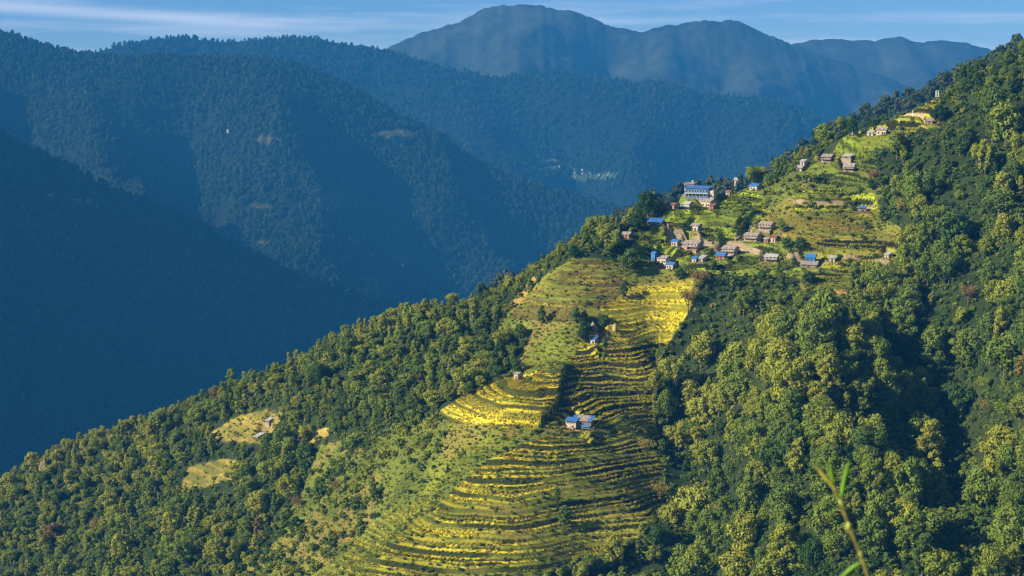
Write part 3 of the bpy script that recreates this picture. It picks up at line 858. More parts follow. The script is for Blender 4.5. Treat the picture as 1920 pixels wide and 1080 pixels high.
def bare_mesh(name, seed, height, radius):
    """Twiggy, nearly leafless crown."""
    rg = np.random.default_rng(seed)
    mb = MB()
    tips = []
    for k in range(11):
        th = k * 2.4; r = radius * rg.uniform(0.35, 0.95)
        b0 = Vector((0, 0, height * rg.uniform(0.25, 0.5)))
        e = Vector((r * math.cos(th), r * math.sin(th), height * rg.uniform(0.68, 1.0)))
        m_ = (b0 + e) / 2 + Vector((0, 0, 0.4))
        mb.tube([b0, m_, e], [0.13, 0.08, 0.03], 4)
        tips.append((m_, e))
    me = mb.mesh(name, M['bark'])
    v0 = np.array([x.co[:] for x in me.vertices])
    P = []
    for m_, e in tips:
        for j in range(62):
            t = rg.random()
            P.append(np.array(m_ * (1 - t) + e * t) + rg.normal(size=3) * radius * 0.17)
    P = np.array(P)
    v, f = leaf_quads(P, rg.normal(size=P.shape), 0.30, 0.2, rg, 2.4)
    return mesh_np(name, v, f, [M['leaf']])


def trunk_mesh(name, seed, height, r0, limbs=5, spread=2.2):
    rg = np.random.default_rng(seed)
    mb = MB()
    lean = Vector((rg.uniform(-0.5, 0.5), rg.uniform(-0.5, 0.5), 0))
    pts = [Vector((0, 0, -1.2)), Vector((0, 0, 0.3)), Vector((0, 0, height * 0.4)) + lean * 0.5, Vector((0, 0, height * 0.78)) + lean]
    mb.tube(pts, [r0 * 1.35, r0, r0 * 0.7, r0 * 0.2], 6)
    for k in range(limbs):
        th = k * 2.4 + rg.uniform(-.3, .3)
        z0 = height * rg.uniform(0.28, 0.6)
        s = Vector((0, 0, z0)) + lean * (z0 / height)
        e = s + Vector((math.cos(th) * spread, math.sin(th) * spread, height * rg.uniform(0.14, 0.26)))
        mb.tube([s, (s + e) / 2 + Vector((0, 0, -0.15)), e], [r0 * 0.45, r0 * 0.3, r0 * 0.1], 4)
    return mb.mesh(name, M['bark'])


KINDS = []      # (shape word, crown mesh, trunk mesh, nominal height, nominal crown radius)
for i, (shape, h, r, b, nb, nl, sz) in enumerate([
        ('round', 10.0, 4.2, 2.2, 17, 2100, 0.50), ('round', 9.0, 4.6, 1.8, 20, 2300, 0.50), ('round', 11.0, 4.0, 2.5, 18, 2100, 0.48), ('round', 9.5, 4.4, 1.6, 15, 1900, 0.56),
        ('tall', 13.0, 3.4, 1.8, 18, 2100, 0.48), ('tall', 12.0, 3.0, 1.5, 15, 1800, 0.46), ('flat', 9.5, 4.8, 3.2, 18, 2000, 0.50), ('cone', 12.5, 3.3, 1.2, 17, 1900, 0.44)]):
    KINDS.append((shape, crown_mesh('crown', 100 + i, h, r, b, nb, nl, sz, shape), trunk_mesh('trunk', 200 + i, h, 0.28), h, r))
BARE = ('bare', bare_mesh('crown', 150, 9.0, 3.6), trunk_mesh('trunk', 250, 9.0, 0.22, 7, 2.0), 9.0, 3.6)
BUSH = [(crown_mesh('foliage', 300 + i, 2.6, 1.6, 0.25, 8, 420, 0.34), MB().tube([(0, 0, -0.5), (0.1, 0, 0.5), (0.15, 0.1, 1.4)], [0.12, 0.09, 0.03], 5).mesh('stem', M['bark'])) for i in range(4)]


def tuft_mesh(name, seed, n, h, spread, w, mat='crop'):
    rg = np.random.default_rng(seed)
    b = np.c_[rg.uniform(-spread, spread, n), rg.uniform(-spread * 0.6, spread * 0.6, n), np.full(n, -0.1)]
    th = rg.uniform(0, 6.28, n)
    side = np.c_[np.cos(th), np.sin(th), np.zeros(n)] * (w * rg.uniform(0.6, 1.4, n))[:, None]
    tip = b + np.c_[rg.normal(0, 0.22, n), rg.normal(0, 0.22, n), h * rg.uniform(0.6, 1.15, n)]
    mid = (b + tip) / 2 + np.c_[rg.normal(0, .06, n), rg.normal(0, .06, n), np.full(n, 0.08)]
    v = np.stack([b - side * 0.6, b + side * 0.6, mid + side, tip, mid - side], 1).reshape(-1, 3)
    f = np.arange(5 * n).reshape(n, 5)
    return mesh_np(name, v, f, [M[mat]])


TUFTS = [tuft_mesh('crop_tuft', 400 + i, 26, 0.95, 0.75, 0.10) for i in range(4)]


def proto(name, me):
    return bpy.data.objects.new(name, me)


def join_mesh(name, crown, trunk):
    """Crown and trunk in one mesh, for the uncounted part of the wood."""
    cv = np.array([v.co[:] for v in crown.vertices]); n = len(cv)
    me = bpy.data.meshes.new(name)
    tv = [v.co[:] for v in trunk.vertices]
    fs = [tuple(p.vertices) for p in crown.polygons] + [tuple(i + n for i in p.vertices) for p in trunk.polygons]
    me.from_pydata([tuple(c) for c in cv] + tv, [], fs)
    me.materials.append(M['leaf']); me.materials.append(M['bark'])
    mi = np.zeros(len(fs), np.int32); mi[len(crown.polygons):] = 1
    me.polygons.foreach_set('material_index', mi)
    me.update()
    return me


def scatter(name, P, rot, scl, idx, tint, meshes):
    """One uncounted mass: copies of the given meshes at the given places."""
    me = bpy.data.meshes.new(name)
    me.vertices.add(len(P)); me.vertices.foreach_set('co', np.asarray(P, np.float32).ravel())
    for an, ty, dat, key in (('rotz', 'FLOAT', rot, 'value'), ('tint', 'FLOAT', tint, 'value'), ('pick', 'INT', idx, 'value'), ('scl', 'FLOAT_VECTOR', scl, 'vector')):
        at = me.attributes.new(an, ty, 'POINT')
        at.data.foreach_set(key, np.asarray(dat, np.int32 if ty == 'INT' else np.float32).ravel())
    o = bpy.data.objects.new(name, me)
    COL.objects.link(o)
    tag(o, kind='stuff')
    ng = bpy.data.node_groups.new(name, 'GeometryNodeTree')
    ng.interface.new_socket('Geometry', in_out='INPUT', socket_type='NodeSocketGeometry')
    ng.interface.new_socket('Geometry', in_out='OUTPUT', socket_type='NodeSocketGeometry')
    N, L = ng.nodes, ng.links
    gi, go = N.new('NodeGroupInput'), N.new('NodeGroupOutput')
    iop = N.new('GeometryNodeInstanceOnPoints')
    jn = N.new('GeometryNodeJoinGeometry')
    for k, m_ in enumerate(meshes):
        oi = N.new('GeometryNodeObjectInfo'); oi.inputs['Object'].default_value = proto(name + '_source', m_)
        oi.inputs['As Instance'].default_value = False
        g2 = N.new('GeometryNodeGeometryToInstance')
        L.new(oi.outputs['Geometry'], g2.inputs[0]); L.new(g2.outputs[0], jn.inputs[0])

    def named(n_, ty):
        q = N.new('GeometryNodeInputNamedAttribute'); q.data_type = ty; q.inputs['Name'].default_value = n_
        return q
    a_r, a_s, a_i = named('rotz', 'FLOAT'), named('scl', 'FLOAT_VECTOR'), named('pick', 'INT')
    cx = N.new('ShaderNodeCombineXYZ')
    L.new(a_r.outputs['Attribute'], cx.inputs['Z'])
    L.new(gi.outputs[0], iop.inputs['Points']); L.new(jn.outputs[0], iop.inputs['Instance'])
    iop.inputs['Pick Instance'].default_value = True
    L.new(a_i.outputs['Attribute'], iop.inputs['Instance Index'])
    L.new(cx.outputs[0], iop.inputs['Rotation']); L.new(a_s.outputs['Attribute'], iop.inputs['Scale'])
    L.new(iop.outputs[0], go.inputs[0])
    md = o.modifiers.new('scatter', 'NODES'); md.node_group = ng
    return o


# ---- where trees stand on the near hill
CX = [p[0] for p in SP[:len(CREST) * 4:4]]; CY = [p[1] for p in SP[:len(CREST) * 4:4]]


def jitter_grid(x0, x1, y0, y1, step, rg):
    gx = np.arange(x0, x1, step); gy = np.arange(y0, y1, step * 0.87)
    X, Y = np.meshgrid(gx, gy)
    X = X + (np.arange(len(gy)) % 2)[:, None] * step * 0.5
    X = X + rg.uniform(-0.38, 0.38, X.shape) * step; Y = Y + rg.uniform(-0.38, 0.38, Y.shape) * step
    return X.ravel(), Y.ravel()


def not_on_pad(X, Y, gap, sight=14.0):
    ok = np.ones(len(X), bool)
    for (p, wm), hr in zip(PADS, HOUSES):
        ok &= np.hypot(X - p[0], Y - p[1] - hr[3] * 0.4) > wm * 0.55 + gap
        # keep the sight line to the house free
        ok &= ~((np.abs(X - p[0] * Y / p[1]) < wm * 0.6 + 2.0) & (Y < p[1] + 1) & (Y > p[1] - sight))
    return ok


trees = []      # x, y, z, scale, kind, tint, stretch
X, Y = jitter_grid(-330, 330, 470, 930, 6.8, rng)
X2, Y2 = jitter_grid(-330, 330, 470, 930, 5.3, rng)
px1 = project(np.c_[X, Y, bil(ZT, X, Y)])[0]; px2 = project(np.c_[X2, Y2, bil(ZT, X2, Y2)])[0]
X = np.r_[X[px1 > 1240], X2[px2 <= 1240]]; Y = np.r_[Y[px1 > 1240], Y2[px2 <= 1240]]
Z = bil(ZT, X, Y)
px, py = project(np.c_[X, Y, Z])
crest_y = np.interp(X, CX, CY)
wpx = px + 9 * fbm(X / 11, Y / 11, 51, 3); wpy = py + 7 * fbm(X / 11, Y / 11, 52, 3)
open_ = in_poly(wpx, wpy, OPEN) | in_poly(wpx, wpy, UPPER) | in_poly(wpx, wpy, SCRUB) | (in_poly(wpx, wpy, SCRUB2) & (rng.random(len(X)) < 0.7))
# a clearing needs free sight: no tree whose crown would stand in front of it
mead = np.zeros(len(X), bool)
for dy in (0, 16, 32):
    for q in (MEADOW, MEADOW2, MEADOW3):
        mead |= in_poly(px, py - dy, q)
for dy in (0, 12):
    open_ |= in_poly(wpx, wpy - dy, UPPER)
shade = in_poly(wpx, wpy, SHADE_SLOPE)
gully = in_poly(wpx, wpy, GULLY)
inview = (px > -90) & (px < 2010) & (py > -60) & (py < 1190) & (Y < crest_y + 42)
east = px > 1240
dens = fbm(X / 26, Y / 26, 55, 3)
keep = inview & ~open_ & ~mead & not_on_pad(X, Y, 3.0) & (not_on_pad(X, Y, 3.0, 26.0) | (px > 1800) | (px < 1200))
keep &= ~(east & (dens < -0.08) & (rng.random(len(X)) < 0.60))
keep &= ~(east & (rng.random(len(X)) < 0.08))
keep &= ~(shade & (rng.random(len(X)) < np.where(py < 720, 0.35, 0.85)))
keep &= ~((px > 1588) & (px < 1692) & (Y > crest_y - 14))
keep &= ~((px > 1738) & (px < 1776) & (py > 150) & (py < 262))
keep &= ~(gully & (rng.random(len(X)) < 0.45))
# fringe in front of the lane and below the hamlet stays bushy
for i in np.nonzero(keep)[0]:
    e = east[i]
    u = rng.random()
    s = (0.42 + 0.62 * rng.random() ** 1.3) if not e else rng.uniform(0.60, 1.60)
    if u > 0.90: s *= 1.38
    elif u < 0.25: s *= 0.62
    edge = Y[i] > crest_y[i] - 14
    if edge and px[i] < 1100: s *= 0.72
    big = fbm(np.array([X[i] / 40]), np.array([Y[i] / 40]), 58, 2)[0]
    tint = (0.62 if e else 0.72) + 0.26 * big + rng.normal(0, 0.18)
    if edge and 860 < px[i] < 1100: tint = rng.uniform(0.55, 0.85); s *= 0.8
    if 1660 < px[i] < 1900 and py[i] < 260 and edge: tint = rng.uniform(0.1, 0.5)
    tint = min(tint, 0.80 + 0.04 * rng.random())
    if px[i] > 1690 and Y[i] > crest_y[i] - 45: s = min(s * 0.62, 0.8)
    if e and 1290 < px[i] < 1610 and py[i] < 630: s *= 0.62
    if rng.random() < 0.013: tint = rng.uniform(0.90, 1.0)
    kind = int(rng.choice(8, p=[.17, .17, .15, .15, .11, .08, .10, .07]))
    trees.append([X[i], Y[i], Z[i], s, kind, float(np.clip(tint, 0.02, 1)), rng.uniform(0.88, 1.2) if e else rng.uniform(0.75, 1.1)])

# particular trees that stand out in the view: column, row of the foot, height m, kind, tint, label
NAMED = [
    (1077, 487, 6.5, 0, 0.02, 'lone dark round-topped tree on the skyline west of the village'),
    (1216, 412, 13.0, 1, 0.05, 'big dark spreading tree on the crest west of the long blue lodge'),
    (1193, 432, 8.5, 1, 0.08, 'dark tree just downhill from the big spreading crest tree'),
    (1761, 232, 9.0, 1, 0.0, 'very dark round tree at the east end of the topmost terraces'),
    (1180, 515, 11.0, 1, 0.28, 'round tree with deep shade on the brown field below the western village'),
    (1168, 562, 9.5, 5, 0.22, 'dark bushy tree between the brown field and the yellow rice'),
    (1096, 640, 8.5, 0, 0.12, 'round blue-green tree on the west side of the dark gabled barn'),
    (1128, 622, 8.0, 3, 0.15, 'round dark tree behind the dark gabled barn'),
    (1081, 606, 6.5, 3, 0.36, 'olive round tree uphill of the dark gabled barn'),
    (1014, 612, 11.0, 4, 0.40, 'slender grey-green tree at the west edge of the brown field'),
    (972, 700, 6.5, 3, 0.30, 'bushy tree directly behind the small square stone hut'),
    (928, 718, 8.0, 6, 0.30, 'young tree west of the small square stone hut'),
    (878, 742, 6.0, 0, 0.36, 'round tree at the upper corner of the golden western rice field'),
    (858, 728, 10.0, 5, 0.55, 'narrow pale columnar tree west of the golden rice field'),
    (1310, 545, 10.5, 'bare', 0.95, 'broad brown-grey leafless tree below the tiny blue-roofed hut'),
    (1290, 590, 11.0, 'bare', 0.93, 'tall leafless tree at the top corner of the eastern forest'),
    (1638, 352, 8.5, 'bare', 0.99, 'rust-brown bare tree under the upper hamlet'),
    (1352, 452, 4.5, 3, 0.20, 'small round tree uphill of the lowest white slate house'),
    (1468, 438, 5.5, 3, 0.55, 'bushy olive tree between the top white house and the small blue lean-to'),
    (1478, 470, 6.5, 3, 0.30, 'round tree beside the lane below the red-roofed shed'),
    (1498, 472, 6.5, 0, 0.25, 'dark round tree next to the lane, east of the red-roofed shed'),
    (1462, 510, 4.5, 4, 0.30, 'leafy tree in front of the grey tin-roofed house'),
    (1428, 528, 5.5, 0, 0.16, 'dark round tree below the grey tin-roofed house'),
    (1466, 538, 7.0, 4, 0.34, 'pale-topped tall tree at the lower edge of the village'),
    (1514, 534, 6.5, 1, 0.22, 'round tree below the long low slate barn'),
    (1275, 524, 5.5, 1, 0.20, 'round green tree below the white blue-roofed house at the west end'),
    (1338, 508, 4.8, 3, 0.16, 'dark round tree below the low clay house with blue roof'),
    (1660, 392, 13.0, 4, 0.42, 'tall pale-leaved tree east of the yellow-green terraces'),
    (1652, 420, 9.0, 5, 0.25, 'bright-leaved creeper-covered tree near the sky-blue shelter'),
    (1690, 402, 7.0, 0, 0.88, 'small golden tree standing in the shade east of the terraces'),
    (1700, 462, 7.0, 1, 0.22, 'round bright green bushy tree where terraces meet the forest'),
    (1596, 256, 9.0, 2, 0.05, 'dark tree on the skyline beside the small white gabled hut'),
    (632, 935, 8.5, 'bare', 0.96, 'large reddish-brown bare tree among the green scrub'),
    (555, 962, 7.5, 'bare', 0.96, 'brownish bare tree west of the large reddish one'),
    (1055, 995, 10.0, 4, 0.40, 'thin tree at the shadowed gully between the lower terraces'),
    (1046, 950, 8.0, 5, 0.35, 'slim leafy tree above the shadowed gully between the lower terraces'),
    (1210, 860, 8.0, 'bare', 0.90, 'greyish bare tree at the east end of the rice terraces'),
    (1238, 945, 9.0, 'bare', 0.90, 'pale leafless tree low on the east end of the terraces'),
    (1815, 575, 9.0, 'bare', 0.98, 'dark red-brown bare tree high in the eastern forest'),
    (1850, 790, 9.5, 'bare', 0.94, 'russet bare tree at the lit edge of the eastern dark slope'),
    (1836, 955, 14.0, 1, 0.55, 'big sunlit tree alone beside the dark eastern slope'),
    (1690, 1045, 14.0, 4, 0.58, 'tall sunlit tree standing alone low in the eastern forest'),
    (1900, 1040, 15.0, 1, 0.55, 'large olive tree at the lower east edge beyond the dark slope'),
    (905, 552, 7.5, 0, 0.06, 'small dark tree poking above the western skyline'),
]

ALLT = []
for nx, ny, hgt, kind, tint, lab in NAMED:
    p = ground(nx, ny)
    K = BARE if kind == 'bare' else KINDS[kind]
    ALLT.append((p, hgt / K[3], K, tint, rng.uniform(0.95, 1.08), lab))
nm = np.array([a[0][:2] for a in ALLT])
trees = [t for t in trees if np.min(np.hypot(nm[:, 0] - t[0], nm[:, 1] - t[1])) > 4.0]

# which of the others show largest: size over distance, with the sight line to the crown free of ground and of nearer crowns
T = np.array([[t[0], t[1], t[2], t[3], t[4], t[5], t[6]] for t in trees])
hts = np.array([KINDS[int(k)][3] for k in T[:, 4]]) * T[:, 3] * T[:, 6]
rad = np.array([KINDS[int(k)][4] for k in T[:, 4]]) * T[:, 3]
top = T[:, :3] + np.c_[0 * hts, 0 * hts, hts * 0.8]
tpx, tpy = project(top)
size_px = F * rad / T[:, 1]
free = np.ones(len(T), bool)
for i in range(len(T)):
    if not (4 < tpx[i] < 1916 and 4 < tpy[i] < 1076): free[i] = False; continue
    fr = np.linspace(0.80, 0.985, 40)
    Q = top[i][None] * fr[:, None]
    if np.any(Q[:, 2] < bil(ZT, Q[:, 0], Q[:, 1])): free[i] = False; continue
    near = (T[:, 1] < T[i, 1] - 2) & (np.abs(tpx - tpx[i]) < size_px * 0.7) & (tpy - size_px * 0.25 < tpy[i]) & (tpy + size_px * 1.2 > tpy[i])
    if near.any(): size_px[i] *= 0.62
order = np.argsort(-(size_px * free))
N_IND = 300 - len(NAMED)
single = order[:N_IND]
rest = np.setdiff1d(np.arange(len(T)), single)

# ---- words for the single forest trees: which one it is, by look and by a landmark one can find
LANDMARKS = [('the dry meadow', 460, 800), ('the lower bare clearing', 395, 890), ('the rock face', 85, 860), ('the stone hut', 967, 705), ('the golden rice field', 930, 765),
             ('the brown field', 1080, 540), ('the lone farmhouse', 1085, 795), ('the topmost terraces', 1700, 220), ('the upper hamlet', 1560, 310), ('the yellow-green terraces', 1560, 375),
             ('the lone white hut', 1662, 485), ('the bottom-most terraces', 1150, 1000), ('the large reddish bare tree', 632, 905), ('the skyline end above', 1850, 130), ('the dark eastern slope', 1800, 850),
             ('the grass stem', 1575, 940), ('the terrace edge', 1240, 720), ('the golden shaded tree', 1690, 400), ('the red-brown bare tree', 1815, 560), ('the western skyline dip', 780, 600),
             ('the bottom edge of the wood', 250, 1060), ('the mast', 1757, 190), ('the village barn', 1516, 500), ('the steep wooded corner', 1900, 320)]
ORD = ['', 'second ', 'third ', 'fourth ', 'fifth ', 'sixth ', 'seventh ', 'eighth ', 'ninth ', 'tenth ', 'eleventh ', 'twelfth ', 'thirteenth ', 'fourteenth ', 'fifteenth ', 'sixteenth ', 'seventeenth ', 'eighteenth ', 'nineteenth ', 'twentieth ']


def colour_word(t):
    return 'dark green' if t < 0.3 else 'green' if t < 0.52 else 'olive' if t < 0.72 else 'yellowish' if t < 0.9 else 'brown'


SHAPE = {'round': 'round', 'tall': 'tall', 'flat': 'spreading', 'cone': 'pointed'}
cells = {}
for i in single:
    cx_, cy_ = tpx[i], tpy[i]
    d = [math.hypot(cx_ - lx, cy_ - ly) for _, lx, ly in LANDMARKS]
    j = int(np.argmin(d))
    dx_, dy_ = cx_ - LANDMARKS[j][1], cy_ - LANDMARKS[j][2]
    side = ('right of' if dx_ > 0 else 'left of') if abs(dx_) > abs(dy_) else ('below' if dy_ > 0 else 'above')
    key = (colour_word(T[i, 5]), SHAPE[KINDS[int(T[i, 4])][0]], side, LANDMARKS[j][0])
    cells.setdefault(key, []).append((d[j], i))
for key, lst in cells.items():
    lst.sort()
    for k, (_, i) in enumerate(lst):
        lab = f'{key[0]} {key[1]} forest tree {key[2]} {key[3]}' + ('' if len(lst) == 1 else f', {ORD[min(k, 19)]}nearest such')
        K = KINDS[int(T[i, 4])]
        ALLT.append((T[i, :3], T[i, 3], K, T[i, 5], T[i, 6], lab))
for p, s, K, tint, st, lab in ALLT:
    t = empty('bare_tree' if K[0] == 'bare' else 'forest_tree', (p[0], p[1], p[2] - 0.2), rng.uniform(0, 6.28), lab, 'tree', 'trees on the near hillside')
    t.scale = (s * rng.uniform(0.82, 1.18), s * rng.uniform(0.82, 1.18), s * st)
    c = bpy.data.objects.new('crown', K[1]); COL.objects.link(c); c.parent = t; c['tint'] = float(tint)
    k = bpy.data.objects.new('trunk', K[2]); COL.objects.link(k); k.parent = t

R_ = T[rest]
scatter('hillside_forest', R_[:, :3] - [0, 0, 0.2], rng.uniform(0, 6.28, len(R_)), np.c_[R_[:, 3] * rng.uniform(0.8, 1.2, len(R_)), R_[:, 3] * rng.uniform(0.8, 1.2, len(R_)), R_[:, 3] * R_[:, 6]], R_[:, 4].astype(int), R_[:, 5],
        [join_mesh('forest_tree_source', K[1], K[2]) for K in KINDS])
print('trees: single', len(ALLT), 'mass', len(R_))

# ---- bushes: undergrowth in the wood and on the scrub slope, single bushes in the open
X, Y = jitter_grid(-300, 300, 520, 880, 2.7, rng)
Z = bil(ZT, X, Y); px, py = project(np.c_[X, Y, Z])
vis = (px > -40) & (px < 1960) & (py > 60) & (py < 1130) & (Y < np.interp(X, CX, CY) + 12)
op = in_poly(px, py, OPEN) | in_poly(px, py, UPPER); sc_ = in_poly(px, py, SCRUB) | in_poly(px, py, SCRUB2)
md_ = in_poly(px, py, MEADOW) | in_poly(px, py, MEADOW2) | in_poly(px, py, MEADOW3)
nn = fbm(X / 16, Y / 16, 61, 3)
tid = TID[np.clip(np.searchsorted(GY, Y), 0, len(GY) - 1), np.clip(np.searchsorted(GX, X), 0, len(GX) - 1)]
pr = np.where(sc_, 0.46 + 0.5 * nn, np.where(op, np.where(tid >= 0, 0.07 + 0.25 * np.clip(nn, 0, 1), 0.24 + 0.5 * nn), np.where(md_, 0.04, np.where(px > 1240, 0.85, 0.6))))
pr = np.where(in_poly(px, py, SHADE_SLOPE), 0.9, pr)
vill = op & (px > 1190) & (py < 560)
pr = np.where(vill, 0.11 + 0.40 * nn, pr)
pr = np.where((tid == 0) | (tid == 1), 0.015, pr)
kp = vis & (rng.random(len(X)) < pr) & not_on_pad(X, Y, 0.6, 5.0)
bx, by, bz, bop, bv, bqx, bqy, bsc = X[kp], Y[kp], Z[kp], op[kp], vill[kp], px[kp], py[kp], sc_[kp]
hedge = np.zeros(len(bx), bool)
for line in ([(1070, 684), (1056, 716), (1047, 762), (1008, 808), (985, 826)], [(985, 828), (930, 852), (880, 892), (820, 934), (770, 982), (735, 1012)], [(1424, 394), (1396, 419), (1374, 436)], [(1404, 424), (1380, 449)]):
    w = [ground(*q) for q in line]
    for a, b in zip(w[:-1], w[1:]):
        n = int(np.hypot(*(b - a)[:2]) / (1.3 if line[0][1] != 828 else 3.2))
        for k in range(n):
            q = a + (b - a) * (k / max(n, 1)) + [rng.normal(0, 0.5), rng.normal(0, 0.5), 0]
            qz = float(bil(ZT, q[0], q[1])); qx, qy = project(np.array([q[0], q[1], qz]))
            bx = np.append(bx, q[0]); by = np.append(by, q[1]); bz = np.append(bz, qz); bop = np.append(bop, False); bv = np.append(bv, False); bqx = np.append(bqx, qx); bqy = np.append(bqy, qy); bsc = np.append(bsc, False); hedge = np.append(hedge, True)
bs = np.where(hedge, 0.55, 1.0) * rng.uniform(0.45, 1.05, len(bx)) * np.where(bop, 0.75, 1.25) * np.where(bsc & (rng.random(len(bx)) < 0.22), 1.6, 1.0) * np.where(bv, 1.35, 1.0)
bt = np.clip(0.42 + 0.3 * fbm(bx / 20, by / 20, 66, 2) + rng.normal(0, 0.16, len(bx)) + np.where(bsc, 0.12, 0) + np.where(bv, rng.choice([-0.15, 0.1, 0.25], len(bx)), 0), 0.05, 0.88)
bt = np.where(hedge, rng.uniform(0.05, 0.35, len(bx)), bt)
# the largest bushes in the open are things of their own
score = bs * F / by * (bop | bsc)
so = np.argsort(-score)[:150]
BL = [('the lone farmhouse', 1085, 795), ('the stone hut', 967, 705), ('the golden rice field', 930, 765), ('the brown field', 1080, 540), ('the dark barn', 1113, 630), ('the blue lodge', 1306, 370),
      ('the lowest white slate house', 1365, 470), ('the blue tower shed', 1224, 485), ('the top white slate house', 1434, 425), ('the low slate barn', 1516, 500), ('the lone white hut', 1662, 485), ('the yellow-green terraces', 1560, 375),
      ('the upper hamlet', 1560, 310), ('the topmost terraces', 1700, 220), ('the large reddish bare tree', 632, 905), ('the lower terraces', 1150, 960), ('the grassy footpath', 860, 900), ('the scrub slope foot', 560, 1040), ('the lowest rice strips', 780, 1010)]
bc = {}
for i in so:
    d = [math.hypot(bqx[i] - lx, bqy[i] - ly) for _, lx, ly in BL]
    j = int(np.argmin(d)); dx_, dy_ = bqx[i] - BL[j][1], bqy[i] - BL[j][2]
    side = ('right of' if dx_ > 0 else 'left of') if abs(dx_) > abs(dy_) else ('below' if dy_ > 0 else 'above')
    bc.setdefault((colour_word(bt[i]), side, BL[j][0]), []).append((d[j], i))
for key, lst in bc.items():
    lst.sort()
    for k, (_, i) in enumerate(lst):
        lab = f'{key[0]} bush on open ground {key[1]} {key[2]}' + ('' if len(lst) == 1 else f', {ORD[min(k, 19)]}nearest')
        t = empty('bush', (bx[i], by[i], bz[i] - 0.1), rng.uniform(0, 6.28), lab, 'bush', 'bushes on the open slopes')
        s = bs[i] * 1.1; t.scale = (s, s, s * rng.uniform(0.8, 1.1))
        b = BUSH[int(rng.integers(4))]
        c = bpy.data.objects.new('foliage', b[0]); COL.objects.link(c); c.parent = t; c['tint'] = float(bt[i])
        c = bpy.data.objects.new('stem', b[1]); COL.objects.link(c); c.parent = t
ms = np.setdiff1d(np.arange(len(bx)), so)
scatter('undergrowth', np.c_[bx, by, bz - 0.1][ms], rng.uniform(0, 6.28, len(ms)), np.c_[bs, bs, bs * rng.uniform(0.7, 1.1, len(bs))][ms], rng.integers(0, 4, len(ms)), bt[ms], [b[0] for b in BUSH])

# ---- weeds and low herbs over the open slopes
X, Y = jitter_grid(-175, 215, 610, 862, 1.9, rng)
Z = bil(ZT, X, Y); px, py = project(np.c_[X, Y, Z])
op = (in_poly(px, py, OPEN) | in_poly(px, py, UPPER) | in_poly(px, py, SCRUB) | in_poly(px, py, SCRUB2) | in_poly(px, py, MEADOW) | in_poly(px, py, MEADOW2) | in_poly(px, py, MEADOW3)) & (py < 1110) & (Y < np.interp(X, CX, CY) + 5)
gi_, gj_ = np.clip(np.searchsorted(GY, Y), 0, len(GY) - 1), np.clip(np.searchsorted(GX, X), 0, len(GX) - 1)
tid = TID[gi_, gj_]; trd = TREAD[gi_, gj_]
nn = fbm(X / 10, Y / 10, 161, 3)
pr = np.where((tid < 0) & (px < 625) & (py < 935), 0.16 + 0.5 * nn, 0.50 + 0.7 * nn)
pr = np.where(tid < 0, pr, np.where(trd > 0.4, 0.02, np.where(np.isin(tid, (0, 1)), 0.10, 0.30 + 0.3 * nn)))
kp = op & (rng.random(len(X)) < pr) & not_on_pad(X, Y, 0.3, 1.0) & (COV[gi_, gj_][:, 2] < 0.085)
X, Y, Z = X[kp], Y[kp], Z[kp]
ws = rng.uniform(0.16, 0.48, len(X))
wt = np.clip(0.56 + 0.28 * fbm(X / 9, Y / 9, 166, 3) + rng.normal(0, 0.14, len(X)), 0.1, 0.9)
scatter('weeds', np.c_[X, Y, Z], rng.uniform(0, 6.28, len(X)), np.c_[ws * 1.25, ws * 1.25, ws * 0.9], rng.integers(0, 4, len(X)), wt, [b[0] for b in BUSH])

# ---- crops and long grass on the fields
X, Y = jitter_grid(-115, 215, 620, 862, 1.25, rng)
Z = bil(ZT, X, Y); px, py = project(np.c_[X, Y, Z])
gi_, gj_ = np.clip(np.searchsorted(GY, Y), 0, len(GY) - 1), np.clip(np.searchsorted(GX, X), 0, len(GX) - 1)
tid = TID[gi_, gj_]; trd = TREAD[gi_, gj_]; cv = COV[gi_, gj_]
op = (in_poly(px, py, OPEN) | in_poly(px, py, UPPER) | in_poly(px, py, SCRUB)) & (py < 1110) & (Y < np.interp(X, CX, CY) + 5)
dirt = (cv[:, 2] > 0.085)
pr = np.where(tid >= 0, np.where(trd > 0.4, 0.9, 0.10), 0.5)
kp = op & ~dirt & (rng.random(len(X)) < pr) & not_on_pad(X, Y, 0.0, 1.0)
X, Y, Z, tid, trd, px, py, cv = X[kp], Y[kp], Z[kp], tid[kp], trd[kp], px[kp], py[kp], cv[kp]
yel = {0: .74, 1: .75, 2: .70, 3: .73, 4: .60, 5: .62, 6: .88, 7: .62, 8: .84, 9: .62, 10: .46, 11: .43, 12: .72, 13: .42, 14: .42, 15: .70, 16: .78, -1: .50}
ban = {0: .72, 1: .48, 2: .18, 3: .24, 4: .10, 5: .36, 6: .72, 7: .24, 8: .60, 9: .2, 10: .33, 11: .30, 12: .22, 13: .25, 14: .28, 15: .6, 16: .6, -1: .50}
base = np.where(trd > 0.4, np.vectorize(yel.get)(tid), np.vectorize(ban.get)(tid))
ct = np.clip(base + rng.normal(0, 0.07, len(X)) + 0.16 * fbm(X / 14, Y / 14, 91, 3), 0, 1)
cs = rng.uniform(0.5, 1.0, len(X)) * np.where(trd > 0.4, 0.9, 0.7)
tall = ((tid == 10) | (tid == 11) | (tid == 13) | (tid == 14)) & (fbm(X / 12, Y / 9, 95, 2) > 0.0)        # maize stands taller
cz = cs * np.where(tall, rng.uniform(1.4, 2.3, len(X)), 1.0)
scatter('field_crops', np.c_[X, Y, Z], rng.uniform(0, 6.28, len(X)), np.c_[cs, cs, cz], rng.integers(0, 4, len(X)), ct, TUFTS)
print('crops', len(X), 'undergrowth', len(ms))

# ---- woods on the mountains behind: low crowns, uncounted
FARCROWN = [crown_mesh('far_crown', 500 + i, 15.0, 6.0, 1.0, 7, 90, 3.6, 'round', 'farleaf') for i in range(4)]


